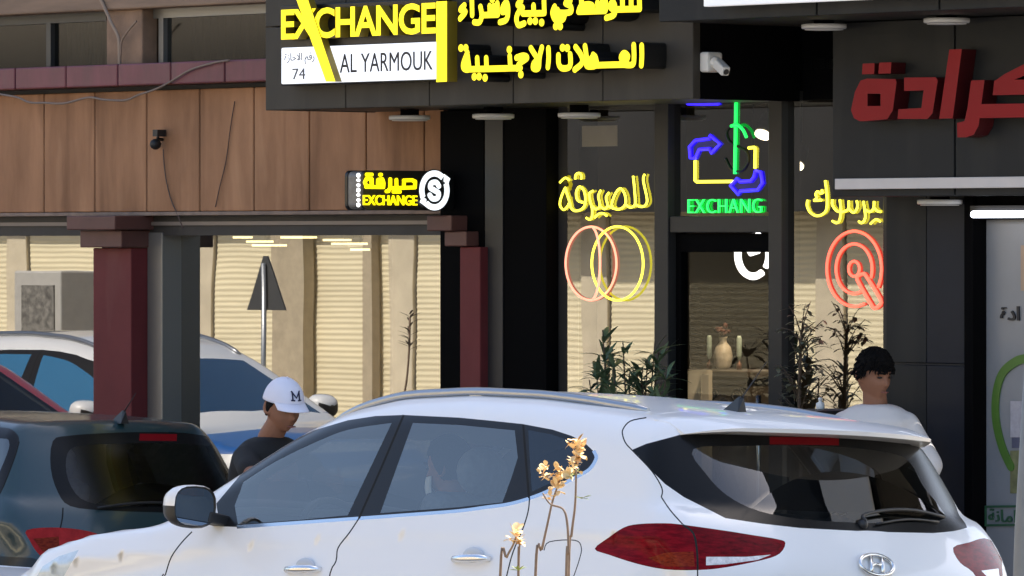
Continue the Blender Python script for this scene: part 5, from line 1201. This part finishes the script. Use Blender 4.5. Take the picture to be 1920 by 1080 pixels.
# man in a white baseball cap bending to the far side of the white car
pn = 2.55; pu = U_(470, pn)
r2 = person_root(pu, pn, .0, 2, 'man in a white baseball cap and black t-shirt leaning towards the white car')
M2 = standing(r2, None, .13, (0, 18, -11), 1.62, dict(L=[(.26, .20, 1.16), (.46, .10, 1.14)], R=[(.30, -.26, 1.17), (.53, -.36, 1.19)]), mat('black_cotton', (.008, .008, .009), .85, bump=.9, bscale=7), .32, mat('dark_trousers', (.03, .03, .03), .9), 1.0, .172)
hair_cap(M2, r2, .045, -.05, thick=.006)
M_cap = mat('white_cap_cotton', (.74, .73, .82), .8, var=.04, vscale=9)
def cap(Mh, parent):
    N, K = 48, 16; vs = []
    for i in range(K+1):
        t = math.pi*.5*i/K
        for k in range(N):
            a = 2*math.pi*k/N; d = Vector((math.sin(t)*math.cos(a), math.sin(t)*math.sin(a), math.cos(t)))
            vs.append(Mh @ Vector((d.x*.108-.004, d.y*.090, .026+d.z*.110+.012*(1-d.z)*d.x)))
    fs = [(i*N+k, i*N+(k+1) % N, (i+1)*N+(k+1) % N, (i+1)*N+k) for i in range(K) for k in range(N)]
    o = MB().add(vs, fs, True).build('cap', M_cap, None, frame=False); o.parent = parent; o.modifiers.new('so', 'SOLIDIFY').thickness = .004
    vs = []; n_, m_ = 24, 8
    for i in range(n_+1):
        a = -1.15+2.3*i/n_
        for j in range(m_+1):
            q = j/m_; ext = .068*q*(math.cos(a*.95)**.6 if math.cos(a*.95) > 0 else 0)
            vs.append(Mh @ Vector((.103*math.cos(a)+ext, .088*math.sin(a), .034+.012*math.cos(a)-.22*ext-.020*(math.sin(a)**2)*q)))
    fs = [(i*(m_+1)+j, (i+1)*(m_+1)+j, (i+1)*(m_+1)+j+1, i*(m_+1)+j+1) for i in range(n_) for j in range(m_)]
    b = MB().add(vs, fs, True).build('brim', M_cap, None, frame=False); b.parent = o; b.modifiers.new('so', 'SOLIDIFY').thickness = .004
    e = MB(); f = lambda y, z: Mh @ Vector((math.sqrt(max(0, 1-(y/.090)**2-((z-.03)/.110)**2))*.108+.003, y, z))
    for L in ([(-.018, .062), (-.018, .10)], [(.018, .062), (.018, .10)], [(-.022, .102), (0, .075), (.022, .102)], [(-.026, .064), (-.008, .064)], [(.010, .064), (.026, .064)]): e.tube([f(a, b_) for a, b_ in L], .0035, 6)
    x = e.build('cap_badge', mat('navy_thread', (.012, .015, .05), .8), None, frame=False); x.parent = o
    m = MB(); m.ball(Mh @ Vector((-.004, 0, .137)), (.007, .007, .005), 8, 6); x = m.build('button', M_cap, None, frame=False); x.parent = o
cap(M2, r2)
# driver in the white car
r3 = bpy.data.objects.new('person', None); COL.objects.link(r3); r3.matrix_world = wc.M @ Matrix.Translation((2.12, .38, .62)); BASE[r3.name] = Vector((0, 0, 0)); setp(r3, 'driver in a pale shirt and white face mask inside the white car', 'person')
b = MB(); Mh = head_mesh(b, Vector((.02, 0, .70)), Matrix.Rotation(R(12), 3, 'Z') @ Matrix.Rotation(R(8), 3, 'Y')); caps(b, (-.02, 0, .5), (.0, 0, .64), .058, .052); caps(b, (0, 0, .1), (-.03, 0, .38), .13, .14)
for sy in (1, -1):
    caps(b, (-.02, sy*.18, .45), (.12, sy*.24, .22), .043, .038); caps(b, (.12, sy*.24, .22), (.42, sy*.15, .38), .037, .026); hand(b, (.42, sy*.15, .38), (.9, -sy*.2, .3), (0, -sy, -.3), 1, sy)
    caps(b, (.02, sy*.1, .08), (.46, sy*.12, .12), .08, .06); caps(b, (.46, sy*.12, .12), (.62, sy*.12, -.28), .055, .04)
remesh(b, .0075, 'body', M_skin, r3, 3); eyes(Mh, r3); hair_cap(Mh, r3, .05, -.05)
s_ = MB(); caps(s_, (0, .0, .12), (-.03, 0, .40), .150, .155); caps(s_, (-.02, -.15, .45), (-.02, .15, .45), .075, .075)
for sy in (1, -1): caps(s_, (-.02, sy*.18, .45), (.12, sy*.24, .22), .06, .056)
remesh(s_, .012, 'shirt', mat('pale_shirt', (.55, .56, .56), .85), r3)
m = MB(); vs = []
for i in range(9):
    z = -.115+.085*i/8
    for k in range(17): a = -1.25+2.5*k/16; vs.append(Mh @ Vector(((.105+.010*math.sin(math.pi*i/8))*math.cos(a*.9)*(1-.10*abs(a)*.3), .072*math.sin(a), z)))
m.add(vs, [(i*17+k, i*17+k+1, (i+1)*17+k+1, (i+1)*17+k) for i in range(8) for k in range(16)], True); o = m.build('face_mask', mat('white_mask', (.7, .72, .72), .8), None, frame=False); o.parent = r3; o.modifiers.new('so', 'SOLIDIFY').thickness = .003

# ------------------------------------------------------------------ plants
def leaf(mb, p, d, ln, wd, droop, up=Vector((0, 0, 1))):
    p = Vector(p); d = Vector(d).normalized(); n_ = 5; s_ = d.cross(up)
    s_ = s_.normalized() if s_.length > 1e-4 else Vector((1, 0, 0)); L = []; Rr_ = []; C = []
    for i in range(n_+1):
        q = i/n_; w_ = wd*math.sin(math.pi*min(1, q*.92+.06))**.8; c = p.copy(); C.append(c); L.append(c-s_*w_/2+up*.12*w_); Rr_.append(c+s_*w_/2+up*.12*w_)
        d = (d-Vector((0, 0, droop/n_))).normalized(); p = p+d*ln/n_
    vs = L+C+Rr_; k = n_+1
    mb.add(vs, [(i, i+1, k+i+1, k+i) for i in range(n_)]+[(k+i, k+i+1, 2*k+i+1, 2*k+i) for i in range(n_)], True)
M_leaf = mat('dark_green_leaf', (.13, .19, .10), .45, var=.5, vscale=9, col2=(.045, .078, .04)); M_stem = mat('brown_stem', (.08, .055, .035), .8)
n7 = .55; u, z = W(1180, 745, n7)
t = thing('potted_shrub', 'bushy dark green potted shrub with long narrow leaves before the left pane', 'plant', (u, -n7, .13))
rp_ = random.Random(11); lf = MB(); stm = MB()
tips = [(1130, 618), (1168, 640), (1205, 690), (1118, 690), (1150, 668), (1235, 660), (1228, 640), (1205, 715), (1105, 712), (1150, 720), (1180, 700), (1250, 690), (1215, 670), (1240, 715), (1135, 650), (1190, 735), (1160, 745), (1125, 735), (1225, 740)]
for i, (a, b_) in enumerate(tips):
    dn = rp_.uniform(-.12, .12); tu, tz = W(a, b_, n7+dn); tp = Vector((tu, -(n7+dn), tz)); bp = Vector((u+rp_.uniform(-.05, .05), -n7, .55))
    md = bp.lerp(tp, .55)+Vector(((tu-u)*.12, 0, -.04)); path = smooth_line([bp, md, tp], 6); stm.tube(path, [.009-.006*k/(len(path)-1) for k in range(len(path))], 5)
    for j in range(rp_.randint(34, 46)):
        q = rp_.uniform(.48, 1.0); pt = path[min(len(path)-1, int(q*(len(path)-1)))]; an = rp_.uniform(0, 6.28); el = rp_.uniform(.1, 1.2)
        leaf(lf, pt, (math.cos(an)*math.cos(el), math.sin(an)*math.cos(el), math.sin(el)), rp_.uniform(.09, .17), rp_.uniform(.018, .030), rp_.uniform(.3, 1.2))
lf.build('foliage', M_leaf, t, fix=False); stm.build('stem', M_stem, t)
MB().lathe((u, -n7, 0), [(.15, .13), (.19, .16), (.22, .55), (.235, .56), (.235, .60), (.20, .60), (.19, .56)], 28).build('pot', mat('dark_pot', (.03, .03, .03), .5), t)
n8 = .14; u, z = W(1500, 745, n8)
t = thing('slim_tree', 'slim potted tree with small olive leaves standing against the right pane', 'plant', (u, -n8, .135))
lf = MB(); stm = MB(); tr_ = smooth_line([(u, -n8, .45), (u+.01, -n8, 1.1), (u-.005, -n8, 1.5), (u+.01, -n8, 1.82)], 8); stm.tube(tr_, [.016-.010*k/(len(tr_)-1) for k in range(len(tr_))], 7)
for i in range(34):
    q = rp_.uniform(.38, 1); p = tr_[int(q*(len(tr_)-1))]; an = rp_.uniform(0, 6.28); ln = rp_.uniform(.06, .15); e = p+Vector((math.cos(an)*ln, math.sin(an)*ln*.6, rp_.uniform(.0, .18))); stm.tube([p, p.lerp(e, .5)+Vector((0, 0, .02)), e], [.005, .003, .002], 4)
    for j in range(9):
        pt = p.lerp(e, rp_.uniform(.3, 1.05)); a2 = rp_.uniform(0, 6.28); leaf(lf, pt, (math.cos(a2), math.sin(a2), rp_.uniform(-.4, .5)), rp_.uniform(.03, .06), rp_.uniform(.014, .022), .4)
lf.build('foliage', mat('olive_leaf', (.19, .19, .12), .6, var=.4, vscale=9), t, fix=False); stm.build('trunk', M_stem, t)
MB().lathe((u, -n8, 0), [(.12, .135), (.16, .16), (.17, .48), (.15, .48)], 24).build('pot', MATS['dark_pot'], t)

# dry flower stems on the median in front of the car
def dry_stem(label, pts, n, blooms, buds=()):
    q0 = W(*pts[-1], n); t = thing('dry_flower_stem', label, 'plant', (q0[0], -n, .15), 'dry flower stems on the median strip')
    P = [Vector((W(a, b_, n)[0], -n, W(a, b_, n)[1])) for a, b_ in pts]; last = P[-1]; P.append(Vector((last.x-.02, -n, .15)))
    S = smooth_line(P, 6); MB().tube(S, [.0028+.0025*k/(len(S)-1) for k in range(len(S))], 6).build('stem', mat('dry_stalk', (.28, .19, .13), .8, var=.3, vscale=20), t)
    fl_ = MB(); gr = MB()
    for (a, b_, r_, kk) in blooms:
        c = Vector((W(a, b_, n)[0], -n, W(a, b_, n)[1])); rr = r_
        for j in range(kk):
            an = rp_.uniform(0, 6.28); el = rp_.uniform(-.6, 1.3); d = Vector((math.cos(an)*math.cos(el), math.sin(an)*math.cos(el), math.sin(el)))
            leaf(fl_, c+d*rr*.15+Vector((rp_.uniform(-.4, .4)*rr, rp_.uniform(-.4, .4)*rr, rp_.uniform(-.6, .6)*rr)), d, rr*rp_.uniform(.6, 1.1), rr*rp_.uniform(.45, .75), rp_.uniform(-.5, 1))
    for (a, b_, r_, kk) in buds:
        c = Vector((W(a, b_, n)[0], -n, W(a, b_, n)[1]))
        for j in range(kk): an = rp_.uniform(0, 6.28); leaf(gr, c, (math.cos(an), math.sin(an), rp_.uniform(0, 1)), r_, r_*.3, .3)
    fl_.build('blossom', mat('dry_petal', (.82, .62, .34), .7, var=.5, vscale=45, col2=(.70, .44, .18)), t, fix=False)
    if buds: gr.build('leaf', mat('pale_green_bud', (.30, .36, .10), .7, var=.3, vscale=30), t, fix=False)
n9 = 6.9
dry_stem('tall dry stem crowned by an orange flower head right of the cluster', [(1080, 835), (1080, 900), (1078, 950), (1072, 1000), (1066, 1080)], n9, [(1080, 835, .035, 20), (1085, 855, .032, 16), (1078, 875, .03, 12)], [(1090, 935, .035, 7), (1076, 890, .03, 5)])
dry_stem('dry stem with a wide cluster of curled orange petals in the middle', [(1050, 900), (1036, 940), (1026, 985), (1016, 1030), (1004, 1080)], n9+.15, [(1042, 895, .034, 18), (1062, 890, .034, 16), (1025, 885, .03, 12), (1045, 918, .03, 14), (1030, 930, .024, 8)], [(1066, 895, .03, 6)])
dry_stem('thin bent dry stem leaning between the two taller ones', [(1018, 925), (1032, 945), (1056, 955), (1064, 985), (1066, 1040), (1062, 1080)], n9+.25, [(1016, 890, .02, 6)])
dry_stem('short dry stem with a single orange flower left of the cluster', [(968, 1005), (962, 1022), (950, 1045), (938, 1080)], n9+.1, [(968, 1005, .034, 18), (974, 1012, .028, 10)], [(972, 1070, .03, 8)])
dry_stem('dry stalk standing at the right side of the flower cluster', [(975, 1015), (973, 1040), (972, 1080)], n9+.05, [(972, 1008, .022, 8)])
t = thing('bare_weed', 'bare dry weed on the median mirrored in the large shop window', 'plant', (-9.3, -7.2, .15))
S = smooth_line([(-9.3, -7.2, .15), (-9.33, -7.2, .8), (-9.22, -7.2, 1.3), (-9.2, -7.2, 1.7)], 6); MB().tube(S, .008, 6).build('stem', MATS['dry_stalk'], t)
lf = MB()
for j in range(26): an = rp_.uniform(0, 6.28); leaf(lf, (-9.2, -7.2, rp_.uniform(1.45, 1.72)), (math.cos(an), math.sin(an), .6), .10, .018, .3)
lf.build('leaf', M_stem, t, fix=False)
# leaning grey post at the right edge
d_ = 15.0; x_ = (1912-960)/FPX*d_
po = bpy.data.objects.new('lamp_post', None); COL.objects.link(po); po.location = (x_, d_, 0); BASE[po.name] = Vector((0, 0, 0)); setp(po, 'leaning grey metal post at the right edge of the street', 'post')
m = MB(); b0 = Vector((-.012, 0, 0)); m.tube([(-.02, 0, 0), (.02, 0, 1.45), (.05, 0, 2.1)], [.042, .034, .026], 20); o = m.build('shaft', mat('grey_post_paint', (.20, .205, .21), .55, var=.2, vscale=6), None, frame=False); o.parent = po
m = MB(); m.lathe((-.02, 0, 0), [(.11, 0), (.11, .02), (.05, .03), (.05, .12)], 24); o = m.build('base_plate', MATS['grey_post_paint'], None, frame=False); o.parent = po
# little table with a bottle beside the man in white
n10 = .35; u0, u1 = U_(1500, n10), U_(1578, n10); zt_ = Z_(1540, 768, n10)
t = thing('side_table', 'small dark table outside the right pane beside the man in white', 'table', ((u0+u1)/2, -n10, .13))
MB().box(u0, u1, -n10-.16, -n10+.16, zt_-.03, zt_).build('tabletop', mat('dark_table', (.03, .028, .026), .4), t, bevel=.004)
for a in (u0+.02, u1-.05):
    for b_ in (-n10-.14, -n10+.11): MB().box(a, a+.03, b_, b_+.03, .13, zt_-.031).build('leg', MATS['dark_table'], t)
u = U_(1538, n10); t = thing('white_bottle', 'little white bottle standing on the dark side table', 'bottle', (u, -n10, zt_))
MB().lathe((u, -n10, zt_+.001), [(.018, 0), (.02, .005), (.02, .028), (.008, .036), (.008, .042)], 16).build('body', mat('white_bottle_plastic', (.8, .8, .78), .4), t); MB().lathe((u, -n10, zt_+.0432), [(.010, 0), (.010, .010), (.006, .013)], 14).build('stopper', MATS['white_bottle_plastic'], t)
